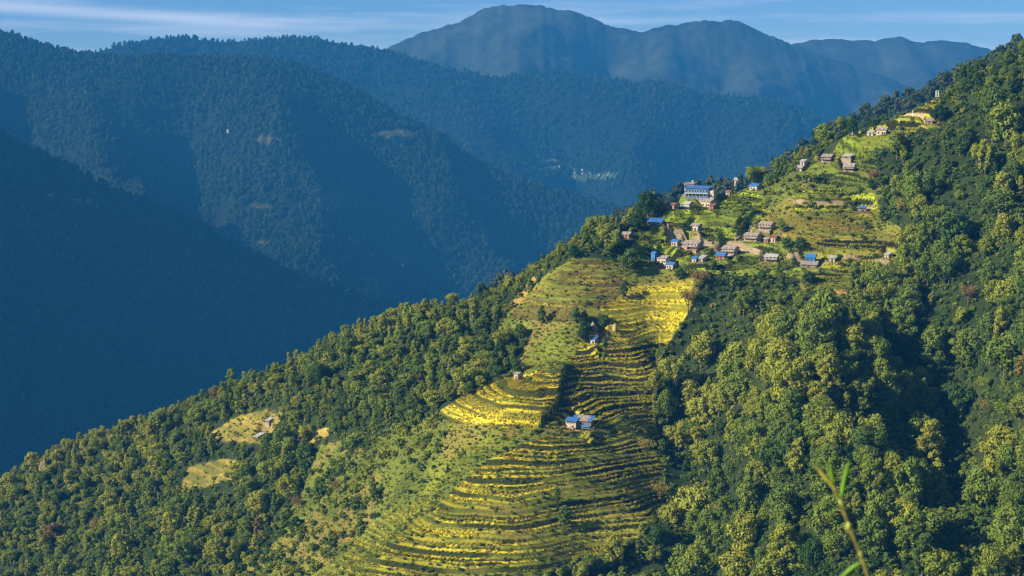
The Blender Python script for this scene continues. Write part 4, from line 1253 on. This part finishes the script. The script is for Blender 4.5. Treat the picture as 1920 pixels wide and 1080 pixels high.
def clothe(name, g, n, scale, tints, seed, t0=-30, keep_fields=True):
    Xg, Yg, Zg, Tg = g
    rg = np.random.default_rng(seed)
    pxg, pyg = project(np.stack([Xg, Yg, Zg], -1))
    nr, nc = Xg.shape
    # surface normal towards the camera decides how much of a patch shows
    ok = (pxg > -40) & (pxg < 1960) & (Tg > t0) & (pyg > -20) & (pyg < 960)
    ii = np.nonzero(ok.ravel())[0]
    ii = rg.choice(ii, n)
    ry, rx = ii // nc, ii % nc
    ry = np.minimum(ry, nr - 2); rx = np.minimum(rx, nc - 2)
    u, v = rg.random(n), rg.random(n)
    P = np.stack([Xg, Yg, Zg], -1)
    Q = P[ry, rx] * ((1 - u) * (1 - v))[:, None] + P[ry, rx + 1] * (u * (1 - v))[:, None] + P[ry + 1, rx] * ((1 - u) * v)[:, None] + P[ry + 1, rx + 1] * (u * v)[:, None]
    qx, qy = project(Q)
    k = rg.random(n) < np.clip(0.75 + 0.9 * fbm(Q[:, 0] / 90, Q[:, 1] / 90, seed, 3), 0.12, 1)
    for fx, fy, ax, ay in FAR_FIELDS:
        k &= ((qx - fx) / (ax * 1.05)) ** 2 + ((qy - fy - 2) / (ay * 1.25)) ** 2 > 0.9
    Q = Q[k]
    s = scale * rg.uniform(0.6, 1.25, len(Q))
    tn = np.clip(rg.normal(tints[0], tints[1], len(Q)) + 0.2 * fbm(Q[:, 0] / 150, Q[:, 1] / 150, seed + 2, 2), 0.02, 0.95)
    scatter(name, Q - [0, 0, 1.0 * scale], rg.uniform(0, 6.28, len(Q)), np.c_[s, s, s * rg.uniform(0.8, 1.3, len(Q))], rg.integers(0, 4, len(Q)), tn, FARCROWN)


clothe('ridge_woods_behind', gH, 9000, 0.62, (0.8, 0.2), 71)
clothe('mountain_forest', gA, 70000, 0.8, (0.5, 0.2), 72)
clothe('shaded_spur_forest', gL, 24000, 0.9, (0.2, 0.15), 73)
clothe('second_ridge_forest', gB, 50000, 0.85, (0.5, 0.2), 74)
# ================================================================== BUILDINGS
def gable_wall(parent, W, D, H, rise, mat, name='wall', y0=0.0):
    return MB().prism_x([(y0, 0), (y0 + D, 0), (y0 + D, H), (y0 + D / 2, H + rise), (y0, H)], -W / 2, W / 2).build(name, mat, parent)


def gable_roof(parent, W, D, H, rise, mat, over=0.55, th=0.14, name='roof', y0=0.0):
    sl = rise / (D / 2)
    e = over
    ya, yb, yc = y0 - e, y0 + D / 2, y0 + D + e
    za = H - e * sl + 0.04
    zr = H + rise + 0.04
    prof = [(ya, za), (yb, zr), (yc, za), (yc, za + th), (yb, zr + th * 1.15), (ya, za + th)]
    # chevron section, closed
    return MB().prism_x(prof, -W / 2 - e, W / 2 + e).build(name, mat, parent)


def lean_roof(parent, x0, x1, y_in, y_out, z_in, z_out, mat, th=0.12, name='veranda_roof'):
    prof = [(y_out, z_out), (y_in, z_in), (y_in, z_in + th), (y_out, z_out + th)]
    return MB().prism_x(prof, x0, x1).build(name, mat, parent)


def opening(parent, x, y, z, w, h, name, mat, frame=None, side='y'):
    """A window or door set 3 cm into its frame, standing just proud of the wall."""
    if side == 'y':
        o = MB().box(x - w / 2, x + w / 2, y - 0.05, y + 0.05, z, z + h).build(name, mat, parent)
        if frame:
            f = MB()
            t = 0.09
            f.box(x - w / 2 - t, x - w / 2 - 0.002, y - 0.09, y + 0.04, z - t, z + h + t).box(x + w / 2 + 0.002, x + w / 2 + t, y - 0.09, y + 0.04, z - t, z + h + t)
            f.box(x - w / 2, x + w / 2, y - 0.088, y + 0.04, z + h + 0.002, z + h + t).box(x - w / 2, x + w / 2, y - 0.088, y + 0.04, z - t, z - 0.002)
            f.build('frame', frame, o)
    else:
        o = MB().box(x - 0.05, x + 0.05, y - w / 2, y + w / 2, z, z + h).build(name, mat, parent)
    return o


def plinth(parent, W, D, y0=0.0, out=0.35):
    return MB().box(-W / 2 - out, W / 2 + out, y0 - out, y0 + D + out, -3.0, 0.0).build('plinth', M['stone'], parent)


def storeyed(root, W, D, roof, wall, low, apron, porch=None, steep=0.42, H=3.1):
    """Two storeys, gabled slate roof, veranda roof along the front on posts."""
    plinth(root, W, D)
    rise = D / 2 * steep
    gable_wall(root, W, D, H, rise, wall)
    MB().box(-W / 2 - 0.03, W / 2 + 0.03, -0.04, D + 0.03, 0.0, 0.9).build('clay_band', low, root)
    gable_roof(root, W, D, H, rise, roof)
    n = max(3, int(W / 1.7))
    for k in range(n):
        opening(root, -W / 2 + (k + 0.5) * W / n, -0.02, 2.25, 0.5, 0.6, 'window', M['glass'], M['wood'])
    opening(root, -W * 0.12, -0.02, 0.92, 0.9, 0.95, 'door', M['wood'])
    opening(root, W * 0.28, -0.02, 1.0, 0.6, 0.7, 'window', M['glass'], M['wood'])
    opening(root, W / 2 + 0.02, D * 0.5, 2.3, 0.6, 0.6, 'window', M['glass'], side='x')
    lean_roof(root, -W / 2 - 0.4, W / 2 + 0.4, -0.03, -1.7, 2.0, 1.55, apron)
    MB().box(-W / 2 - 0.3, W / 2 + 0.3, -1.9, -0.36, -2.5, 0.12).build('veranda_floor', M['stone'], root)
    m_ = max(4, int(W / 2.2))
    for k in range(m_):
        x = -W / 2 + 0.1 + k * (W - 0.2) / (m_ - 1)
        MB().box(x - 0.08, x + 0.08, -1.58, -1.42, 0.12, 1.62).build('post', M['wood'], root)
    if porch:
        MB().box(-W / 2 - 0.2, -W / 2 + W * 0.38, -1.74, -1.6, 0.13, 1.5).build('porch_wall', porch, root)


def single(root, W, D, H, roof, wall, steep=0.45, over=0.45):
    plinth(root, W, D)
    rise = D / 2 * steep
    gable_wall(root, W, D, H, rise, wall)
    gable_roof(root, W, D, H, rise, roof, over)
    opening(root, W * 0.12, -0.02, 0.0, 0.85, min(1.8, H - 0.3), 'door', M['wood'])
    if W > 3.0:
        opening(root, -W * 0.27, -0.02, 0.85, 0.6, 0.75, 'window', M['glass'], M['wood'])
    if W > 5.0:
        opening(root, W * 0.36, -0.02, 0.85, 0.6, 0.75, 'window', M['glass'], M['wood'])
    opening(root, W / 2 + 0.02, D * 0.5, 0.9, 0.6, 0.7, 'window', M['glass'], side='x')


def shed(root, W, D, H, roof, wall, front_open=False):
    """Single-pitch roof falling to the front."""
    plinth(root, W, D)
    MB().prism_x([(0, 0), (D, 0), (D, H + 0.28 * D), (0, H)], -W / 2, W / 2).build('wall', wall, root)
    lean_roof(root, -W / 2 - 0.4, W / 2 + 0.4, D + 0.4, -0.5, H + 0.28 * D + 0.17, H - 0.10, roof, 0.1, 'roof')
    opening(root, 0.0, -0.02, 0.0, min(1.0, W * 0.3), min(1.7, H - 0.3), 'door', M['wood'])
    if W > 4:
        opening(root, -W * 0.3, -0.02, 0.7, 0.6, 0.7, 'window', M['glass'], M['wood'])


for (hx, hy, wpx_, dep, kind, turn, lab), (p, wm) in zip(HOUSES, PADS):
    cat = 'house'
    nm_ = 'village_house'
    if kind in ('tin1', 'tindark', 'bluelow', 'redshed', 'greylow', 'bluebox'): nm_, cat = 'shed', 'shed'
    if kind in ('barn', 'slatelow'): nm_, cat = 'barn', 'barn'
    if kind == 'stonehut': nm_, cat = 'stone_hut', 'hut'
    if kind == 'farm': nm_, cat = 'farmhouse', 'house'
    if kind == 'lodge': nm_, cat = 'lodge', 'building'
    if kind == 'flat': nm_, cat = 'concrete_building', 'building'
    r = empty(nm_, tuple(p), -math.radians(turn + (10 if kind not in ('farm', 'barn') else 0)), lab, cat, 'buildings on the near hillside')
    W, D = wm, dep
    if kind == 'farm': r.scale = (0.94, 0.94, 0.76)
    elif kind not in ('lodge', 'flat', 'barn'): r.scale = (0.9, 0.9, 0.84)
    if kind == 'slate2': storeyed(r, W, D, M['slate'], M['white'], M['cream'], M['slate'])
    elif kind == 'slate2r': storeyed(r, W, D, M['slate'], M['white'], M['mud'], M['slate'], M['pink'])
    elif kind == 'slate2d': storeyed(r, W, D, M['slate'], M['darkwall'], M['mud'], M['slate'], steep=0.7, H=2.8)
    elif kind == 'dark2': storeyed(r, W, D, M['slate'], M['darkwall'], M['cream'], M['slate'])
    elif kind == 'tin2': storeyed(r, W, D, M['tin'], M['white'], M['mud'], M['slate'])
    elif kind == 'slate1': single(r, W, D, 3.0, M['slate'], M['white'])
    elif kind == 'whitedark': single(r, W, D, 3.0, M['slate'], M['white'], 0.5)
    elif kind == 'slatelow': shed(r, W, D, 1.7, M['slate'], M['darkwall'])
    elif kind == 'blue1': single(r, W, D, 2.6, M['blue'], M['white'])
    elif kind == 'bluemud': single(r, W, D, 2.4, M['blue'], M['mud'], 0.55)
    elif kind == 'bluewhite':
        single(r, W, D, 3.2, M['tin'], M['white'])
        MB().box(-W / 2 - 1.6, -W / 2 - 0.01, 0.3, D - 0.3, -2.5, 2.9).build('side_room', M['bluewall'], r)
    elif kind == 'bluewall':
        single(r, W, D, 2.6, M['blue'], M['bluewall'], 0.6)
    elif kind == 'bluebox':
        plinth(r, W, D)
        gable_wall(r, W, D, 4.2, 0.9, M['bluewall']); gable_roof(r, W, D, 4.2, 0.9, M['blue'], 0.25)
        opening(r, 0, -0.02, 0, 0.8, 1.8, 'door', M['wood'])
    elif kind == 'red1': single(r, W, D, 2.5, M['redroof'], M['cream'] if hx < 1300 else M['white'])
    elif kind == 'redshed': shed(r, W, D, 2.0, M['redroof'], M['pink'])
    elif kind == 'mud1': single(r, W, D, 2.3, M['slate'], M['mud'])
    elif kind == 'bluelow': shed(r, W, D, 1.9, M['blue'], M['darkwall'])
    elif kind == 'tin1': shed(r, W, D, 2.0 if hx > 600 else 1.2, M['tin'], M['white'] if hx > 600 else M['darkwall'])
    elif kind == 'tindark': shed(r, W, D, 1.3, M['tin'], M['darkwall'])
    elif kind == 'greylow':
        shed(r, W, D, 2.0, M['slate'], M['darkwall'])
        MB().box(-W / 2 - 0.75, -W / 2 - 0.45, -0.7, -0.4, -2.0, 2.5).build('end_post', M['white'], r)
    elif kind == 'stonehut':
        single(r, W, D, 2.9, M['slate'], M['cream'], 0.3)
    elif kind == 'barn':
        # gable end faces the viewer
        plinth(r, W, D)
        prof = [(-W / 2, 0), (W / 2, 0), (W / 2, 2.6), (0, 4.9), (-W / 2, 2.6)]
        n = 5
        MB().add([(x, 0, z) for x, z in prof] + [(x, D, z) for x, z in prof], [tuple(range(n)), tuple(range(2 * n - 1, n - 1, -1))] + [(i, n + i, n + (i + 1) % n, (i + 1) % n) for i in range(n)]).build('wall', M['darkwall'], r)
        rp = [(-W / 2 - 0.5, 2.18), (0, 4.98), (W / 2 + 0.5, 2.18), (W / 2 + 0.5, 2.34), (0, 5.16), (-W / 2 - 0.5, 2.34)]
        n = 6
        MB().add([(x, -0.5, z) for x, z in rp] + [(x, D + 0.5, z) for x, z in rp], [tuple(range(n)), tuple(range(2 * n - 1, n - 1, -1))] + [(i, n + i, n + (i + 1) % n, (i + 1) % n) for i in range(n)]).build('roof', M['slate'], r)
        opening(r, 0, -0.02, 0, 1.3, 1.9, 'door', M['wood'])
    elif kind == 'flat':
        plinth(r, W, D)
        MB().box(-W / 2, W / 2, 0, D, 0, 5.4).build('wall', M['white'], r)
        MB().box(-W / 2 - 0.3, W / 2 + 0.3, -0.9, D + 0.3, 5.401, 5.65).build('roof', M['stone'], r)
        for fl in (0.8, 3.4):
            for k in range(6):
                opening(r, -W / 2 + (k + 0.5) * W / 6, -0.02, fl, 0.8, 1.2, 'window', M['glass'], M['white'])
        MB().tube([(W * 0.2, D * 0.5, 5.65), (W * 0.2, D * 0.5, 6.9)], 0.55, 10).build('water_tank', M['white'], r)
    elif kind == 'lodge':
        plinth(r, W, D)
        MB().box(-W / 2, W / 2, 0, D, 0, 4.8).build('wall', M['bluewall'], r)
        lean_roof(r, -W / 2 - 0.5, W / 2 + 0.5, D + 0.5, -0.7, 5.75, 4.92, M['blue'], 0.12, 'roof')
        lean_roof(r, -W / 2 - 0.3, W / 2 + 0.3, -0.03, -1.5, 2.62, 2.32, M['tin'])
        for fl in (0.75, 3.1):
            for k in range(8):
                opening(r, -W / 2 + (k + 0.5) * W / 8, -0.02, fl, 0.75, 1.05, 'window', M['glass'], M['white'])
        for k in range(7):
            x = -W / 2 + 0.1 + k * (W - 0.2) / 6
            MB().box(x - 0.07, x + 0.07, -1.42, -1.28, -0.4, 2.36).build('post', M['white'], r)
        MB().box(W / 2 + 0.01, W / 2 + 2.6, 0.8, D - 0.5, -2.4, 4.1).build('side_room', M['white'], r)
    elif kind == 'farm':
        # western wing, white, towards the viewer; long eastern range behind, blue lower wall
        W1 = W * 0.42
        xa = -W / 2
        MB().box(xa - 0.3, W / 2 + 0.3, -0.35, D + 0.35, -3.2, 0.0).build('plinth', M['stone'], r)
        MB().box(xa, xa + W1, 0, D, 0.0, 4.3).build('white_wing_wall', M['white'], r)
        MB().box(xa + W1 + 0.01, W / 2, 2.0, D, 0.0, 4.2).build('rear_range_wall', M['darkwall'], r)
        lean_roof(r, xa - 0.5, xa + W1 + 0.6, D * 0.62, -1.0, 5.55, 4.3, M['blue'], 0.12, 'wing_roof')
        cw = (W - W1)
        x1, x2 = xa + W1 * 0.75, W / 2 - cw * 0.24
        lean_roof(r, x1, x2 - 0.005, D + 0.9, 1.2, 6.3, 4.35, M['slate'], 0.14, 'slate_roof')
        lean_roof(r, x2 + 0.005, W / 2 + 0.5, D + 0.9, 1.2, 6.32, 4.37, M['blue'], 0.14, 'blue_roof_end')
        lean_roof(r, xa + W1 * 0.42, x1 - 0.01, D + 0.9, 0.6, 6.34, 4.7, M['blue'], 0.14, 'blue_roof_strip')
        MB().box(xa + W1 + cw * 0.35, W / 2 - 0.4, 1.2, 1.32, 1.2, 2.5).build('balcony_panel', M['bluewall'], r)
        MB().box(xa + W1 + cw * 0.35, W / 2 - 0.4, 1.33, 1.99, 1.1, 1.25).build('balcony_floor', M['wood'], r)
        for k in range(3):
            opening(r, xa + W1 * (0.2 + 0.3 * k), -0.02, 2.9, 0.7, 0.95, 'window', M['mud'], M['white'])
        for k in range(4):
            opening(r, xa + W1 + cw * (0.18 + 0.2 * k), 1.98, 2.75, 0.7, 0.95, 'window', M['mud'], M['wood'])
        opening(r, xa + W1 * 0.68, -0.02, 0.0, 1.0, 1.9, 'door', M['wood'])
        MB().box(xa + 0.5, xa + W1 * 0.85, -1.2, -0.36, -2.5, 1.0).build('pink_porch', M['pink'], r)

# ================================================================== SMALLER THINGS
def wall_run(pts_px, h, th, lab, mat='stone'):
    """Retaining wall following the ground."""
    P = [ground(*q) for q in pts_px]
    fine = []
    for a, b in zip(P[:-1], P[1:]):
        n = max(2, int(np.hypot(*(b - a)[:2]) / 1.2))
        for k in range(n): fine.append(a + (b - a) * k / n)
    fine.append(P[-1])
    fine = np.array(fine); fine[:, 2] = bil(ZT, fine[:, 0], fine[:, 1])
    mb = MB()
    n = len(fine)
    vs_, fs_ = [], []
    for k, q in enumerate(fine):
        d = fine[min(k + 1, n - 1)] - fine[max(k - 1, 0)]
        nrm = np.array([-d[1], d[0], 0]); nrm /= np.linalg.norm(nrm) + 1e-9
        hh = h * (0.92 + 0.16 * random.random())
        for s, z in ((-1, -1.2), (1, -1.2), (1, hh), (-1, hh)):
            c = q + nrm * s * th * 0.5
            vs_.append((c[0], c[1], q[2] + z))
    for k in range(n - 1):
        a = k * 4; b = a + 4
        for i in range(4):
            fs_.append((a + i, a + (i + 1) % 4, b + (i + 1) % 4, b + i))
    fs_ += [(3, 2, 1, 0), (4 * n - 4, 4 * n - 3, 4 * n - 2, 4 * n - 1)]
    o = mb.add(vs_, fs_).build('stone_wall', M[mat])
    return tag(o, lab, 'wall', 'stone walls in the village')


wall_run([(1262, 442), (1285, 449), (1312, 454), (1336, 458)], 1.5, 0.7, 'pale tan retaining wall above the slate-roofed house with reddish porch')
wall_run([(1400, 470), (1425, 474), (1455, 481)], 1.2, 0.7, 'tan stone wall along the lower side of the dirt lane, below the white slate houses')
wall_run([(1243, 418), (1254, 431), (1268, 437)], 1.0, 0.6, 'short tan stone wall dropping from the crest beside the maize field')
wall_run([(1378, 452), (1396, 437), (1410, 427)], 0.8, 0.5, 'thin pale stone wall climbing from the lane towards the top white house')

# straw stack
p = ground(1153, 622)
hs = empty('haystack', tuple(p), 0, 'pointed yellow straw stack on the rice beside the dark gabled barn', 'haystack')
mb = MB()
prof = [(1.05, -0.3), (1.25, 0.6), (1.3, 1.5), (1.0, 2.4), (0.45, 3.3), (0.08, 3.9)]
mb.tube([(0, 0, z) for _, z in prof], [r_ for r_, _ in prof], 12)
mb.build('straw', M['thatch'], hs, True)
MB().tube([(0, 0, 3.8), (0, 0, 4.5)], 0.06, 5).build('pole', M['wood'], hs)

# mast with two white frames
p = ground(1757, 192)
ms_ = empty('mast', tuple(p), 0.15, 'slim mast with two white square frames on top of the topmost terraces', 'mast')
for sx in (-0.5, 0.5):
    for sy in (-0.5, 0.5):
        MB().box(sx - 0.06, sx + 0.06, sy - 0.06, sy + 0.06, -1, 2.6).build('leg', M['boulder'], ms_)
for z in (0.6, 1.5, 2.4):
    f = MB()
    f.box(-0.44, 0.44, -0.55, -0.45, z, z + 0.08).box(-0.44, 0.44, 0.45, 0.55, z, z + 0.08)
    o = f.build('cross_brace', M['boulder'], ms_)
for z in (2.62, 4.2):
    f = MB()
    t = 0.22
    f.add([(-.75, -.2, z), (.75, -.2, z), (.75, -.2, z + 1.5), (-.75, -.2, z + 1.5), (-.75 + t, -.2, z + t), (.75 - t, -.2, z + t), (.75 - t, -.2, z + 1.5 - t), (-.75 + t, -.2, z + 1.5 - t),
           (-.75, .2, z), (.75, .2, z), (.75, .2, z + 1.5), (-.75, .2, z + 1.5), (-.75 + t, .2, z + t), (.75 - t, .2, z + t), (.75 - t, .2, z + 1.5 - t), (-.75 + t, .2, z + 1.5 - t)],
          [(0, 1, 5, 4), (1, 2, 6, 5), (2, 3, 7, 6), (3, 0, 4, 7), (8, 12, 13, 9), (9, 13, 14, 10), (10, 14, 15, 11), (11, 15, 12, 8),
           (0, 8, 9, 1), (1, 9, 10, 2), (2, 10, 11, 3), (3, 11, 8, 0), (4, 5, 13, 12), (5, 6, 14, 13), (6, 7, 15, 14), (7, 4, 12, 15)])
    f.build('square_frame', M['steel'], ms_)


def pole(px_, py_, h, lab):
    p = ground(px_, py_)
    r = empty('wooden_pole', tuple(p), 0.2, lab, 'pole', 'poles on the fields')
    MB().tube([(0, 0, -0.8), (0, 0, h)], [0.13, 0.09], 6).build('shaft', M['steel'], r)
    MB().box(-0.6, 0.6, -0.08, 0.08, h - 0.5, h - 0.38).build('crossarm', M['wood'], r)


pole(1711, 222, 4.2, 'thin white pole standing on the pinkish strip of the topmost terraces')
pole(1138, 637, 3.6, 'short pale pole at the west end of the rice step beside the dark barn')
pole(1472, 460, 4.5, 'thin pole on the field edge below the small blue lean-to')

for k, (qx, qy, lw) in enumerate([(1215, 409, 'westernmost'), (1220, 409, 'second from west'), (1224, 409, 'third from west'), (1230, 408, 'easternmost')]):
    p = ground(qx, qy)
    r = empty('white_post', tuple(p), 0, f'{lw} of four short white posts by the big dark crest tree', 'post', 'white posts on the crest')
    MB().box(-0.22, 0.22, -0.22, 0.22, -0.6, 1.25).build('shaft', M['white'], r)
    MB().box(-0.3, 0.3, -0.3, 0.3, 1.251, 1.4).build('cap', M['white'], r)


def rock_mesh(name, seed, mat, n=3):
    rg = np.random.default_rng(seed)
    import bmesh
    bm = bmesh.new()
    bmesh.ops.create_icosphere(bm, subdivisions=n, radius=1.0)
    for v in bm.verts:
        d = np.array(v.co[:])
        k = 1 + 0.34 * float(fbm(np.array([d[0] * 1.7 + 5 + seed]), np.array([d[1] * 1.7 + d[2] * 2.3]), seed, 3)[0])
        k2 = round(d[2] * 3) / 3 * 0.35 + d[2] * 0.65
        v.co = Vector((d[0] * k, d[1] * k, k2 * k))
    me = bpy.data.meshes.new(name); bm.to_mesh(me); bm.free()
    me.materials.append(M[mat])
    return me


RB = [rock_mesh('boulder', 700 + i, 'boulder', 2) for i in range(3)]
BP = [(452, 797, 1.0), (465, 806, 0.8), (478, 796, 0.8), (440, 812, 1.1), (430, 802, 0.8), (446, 818, 0.9), (492, 784, 0.7), (470, 786, 0.8), (420, 812, 0.9), (512, 776, 0.7)]
BW = ['highest in the middle of', 'low centre of', 'just above the white-roofed hut of', 'lower western part of', 'western rim of', 'bottom edge of', 'beside the tiny hut of', 'upper slope of', 'western tip of', 'uppermost eastern corner of']
for (qx, qy, s), w_ in zip(BP, BW):
    p = ground(qx, qy)
    o = bpy.data.objects.new('boulder', random.choice(RB)); COL.objects.link(o)
    o.location = (p[0], p[1], p[2] + s * 0.15); o.scale = (s * 1.2, s, s * 0.7); o.rotation_euler = (0, 0, random.uniform(0, 6))
    tag(o, f'small dark boulder at the {w_} the dry meadow', 'boulder', 'boulders on the meadow')

# rock face on the western shoulder
p = ground(88, 882)
rf = bpy.data.objects.new('rock_face', rock_mesh('rock_face', 733, 'rock', 4)); COL.objects.link(rf)
rf.location = (p[0] - 1, p[1] - 3, p[2] + 2.0); rf.scale = (2.2, 4.0, 4.6); rf.rotation_euler = (0.15, 0.1, 0.5)
tag(rf, 'bare brown rock face at the western shoulder of the wooded ridge', 'rock')

# far houses on the mountains: small white or red-roofed specks
def far_hit(g, qx, qy):
    Xg, Yg, Zg, Tg = g
    a, b = project(np.stack([Xg, Yg, Zg], -1))
    d = (a - qx) ** 2 + (b - qy) ** 2 + np.where(Tg < 0, 1e6, 0)
    k = int(np.argmin(d))
    return np.array([Xg.ravel()[k], Yg.ravel()[k], Zg.ravel()[k]])


FARH = [(gL, 96, 370, 20, 'redroof', 'red-roofed white house in the clearing on the shaded mountain spur'), (gL, 177, 385, 8, 'tin', 'white speck of a house at the east end of the shaded spur clearing'),
        (gA, 567, 236, 10, 'tin', 'lone white house high on the forested mountain'), (gA, 430, 247, 9, 'tin', 'white house west of the lone high house on the forested mountain'), (gA, 668, 361, 11, 'tin', 'white house above the large terraced field on the forested mountain'),
        (gA, 658, 396, 10, 'tin', 'white house below the large terraced field on the forested mountain'), (gA, 699, 480, 14, 'tin', 'bright white house above the pale fields low on the forested mountain'), (gA, 757, 494, 10, 'tin', 'white house east of the pale fields low on the forested mountain'),
        (gA, 654, 451, 10, 'tin', 'small house among trees between the two field groups on the mountain'),
        (gB, 1058, 298, 13, 'tin', 'western of a pair of white houses above the hazy valley village'), (gB, 1063, 297, 13, 'tin', 'eastern of a pair of white houses above the hazy valley village'), (gB, 1049, 310, 12, 'tin', 'white house below the pair above the hazy valley village'),
        (gB, 1074, 324, 12, 'tin', 'westernmost house of the hazy valley village'), (gB, 1079, 318, 11, 'tin', 'upper western house of the hazy valley village'), (gB, 1089, 317, 13, 'tin', 'topmost white house of the hazy valley village'),
        (gB, 1093, 323, 13, 'tin', 'central white house of the hazy valley village'), (gB, 1103, 325, 13, 'tin', 'eastern white house of the hazy valley village'), (gB, 1108, 325, 11, 'tin', 'easternmost small house of the hazy valley village'), (gB, 1122, 329, 10, 'tin', 'outlying house east of the hazy valley village'),
        (gH, 1386, 341, 16, 'tin', 'long pale low building on the hazy ridge behind the village'), (gH, 1408, 334, 18, 'blue', 'blue-grey building on the hazy ridge behind the village'), (gH, 1330, 355, 14, 'blue', 'blue-roofed house on the hazy ridge just behind the lodge')]
for g, qx, qy, W, roof, lab in FARH:
    p = far_hit(g, qx, qy)
    r = empty('distant_house', tuple(p + [0, -4, 0]), -0.35, lab, 'house', 'distant houses')
    W = W * (0.42 if g is gB else 0.6)
    D, H = W * 0.6, W * 0.45
    MB().prism_x([(0, -6), (D, -6), (D, H), (D / 2, H * 1.35), (0, H)], -W / 2, W / 2).build('wall', M['white'], r)
    gable_roof(r, W, D, H, H * 0.35, M[roof], 0.6, 0.3)
    for k in (-1, 1):
        opening(r, k * W * 0.25, -0.05, H * 0.35, W * 0.1, H * 0.35, 'window', M['glass'])

# ---- grass stem close to the camera
DS = 4.0
gs_p = at_depth(1640, 1080, DS)
gs = empty('grass_stem', (float(gs_p[0]) + 0.12, DS, -2.0 - 0.75 * (DS - 0.5) - 0.05), 0, 'blurred grass stem with green blades rising from the bottom edge close to the viewer', 'grass stem')
org = Vector(gs.location)


def near(px_, py_, dy=0.0):
    return Vector(at_depth(px_, py_, DS + dy)) - org


k_ = 1 / 800.0
st = [Vector((0, 0, 0)), near(1668, 1500), near(1640, 1130), near(1627, 1080), near(1610, 1032), near(1591, 984), near(1576, 943), near(1564, 914), near(1548, 894), near(1530, 876)]
MB().tube(st, [4 * k_, 4 * k_, 3.2 * k_, 3.0 * k_, 2.8 * k_, 2.6 * k_, 2.4 * k_, 2.2 * k_, 1.6 * k_, 0.6 * k_], 8).build('stem', M['stem'], gs, True)
for a, b, r in (((1594, 991), (1589, 979), 3.7), ((1579, 950), (1574, 937), 3.5), ((1615, 1044), (1611, 1034), 3.5)):
    MB().tube([near(*a), near(*b)], [r * k_, r * 0.8 * k_], 8).build('node', M['node'], gs, True)


def blade(pts, w, name, mat, fold=0.25):
    P = [near(*q) for q in pts]
    n = len(P)
    vs_, fs_ = [], []
    for i, q in enumerate(P):
        t = (P[min(i + 1, n - 1)] - P[max(i - 1, 0)]).normalized()
        s = t.cross(Vector((0, 1, 0))).normalized()
        ww = w * k_ * math.sin(math.pi * (0.12 + 0.86 * i / (n - 1))) ** 0.8 * 0.5
        vs_ += [q - s * ww, q + Vector((0, fold * ww * 2, 0)), q + s * ww, q + Vector((0, fold * ww * 2 + 0.0006, 0))]
    for i in range(n - 1):
        a = i * 4; b = a + 4
        for j in range(4):
            fs_.append((a + j, a + (j + 1) % 4, b + (j + 1) % 4, b + j))
    MB().add(vs_, fs_).build(name, M[mat], gs, True)


blade([(1577, 940), (1580, 920), (1585, 895), (1590, 875), (1593, 862)], 9.5, 'blade', 'blade')
blade([(1564, 914), (1561, 898), (1558, 882), (1555, 866)], 8, 'blade', 'blade')
blade([(1566, 918), (1552, 899), (1540, 886), (1528, 873)], 8, 'blade', 'node')
blade([(1613, 1056), (1600, 1065), (1588, 1076), (1572, 1092), (1560, 1106)], 12, 'blade', 'blade')
blade([(1591, 980), (1590, 988), (1588, 998)], 8, 'sheath', 'node')
# ================================================================== AIR
hz = MB().box(-6000, 6000, -200, 9400, -752, 640).build('haze', M['white'])
hz.data.materials.clear()
hm = bpy.data.materials.new('air')
hm.use_nodes = True
hn, hl = hm.node_tree.nodes, hm.node_tree.links
hn.clear()
ho = hn.new('ShaderNodeOutputMaterial')
hp = hn.new('ShaderNodeVolumePrincipled')
hp.inputs['Color'].default_value = (0.04, 0.31, 0.88, 1)
hp.inputs['Density'].default_value = 0.95e-4
hp.inputs['Anisotropy'].default_value = 0.0
hl.new(hp.outputs['Volume'], ho.inputs['Volume'])
hz.data.materials.append(hm)
tag(hz, kind='stuff')
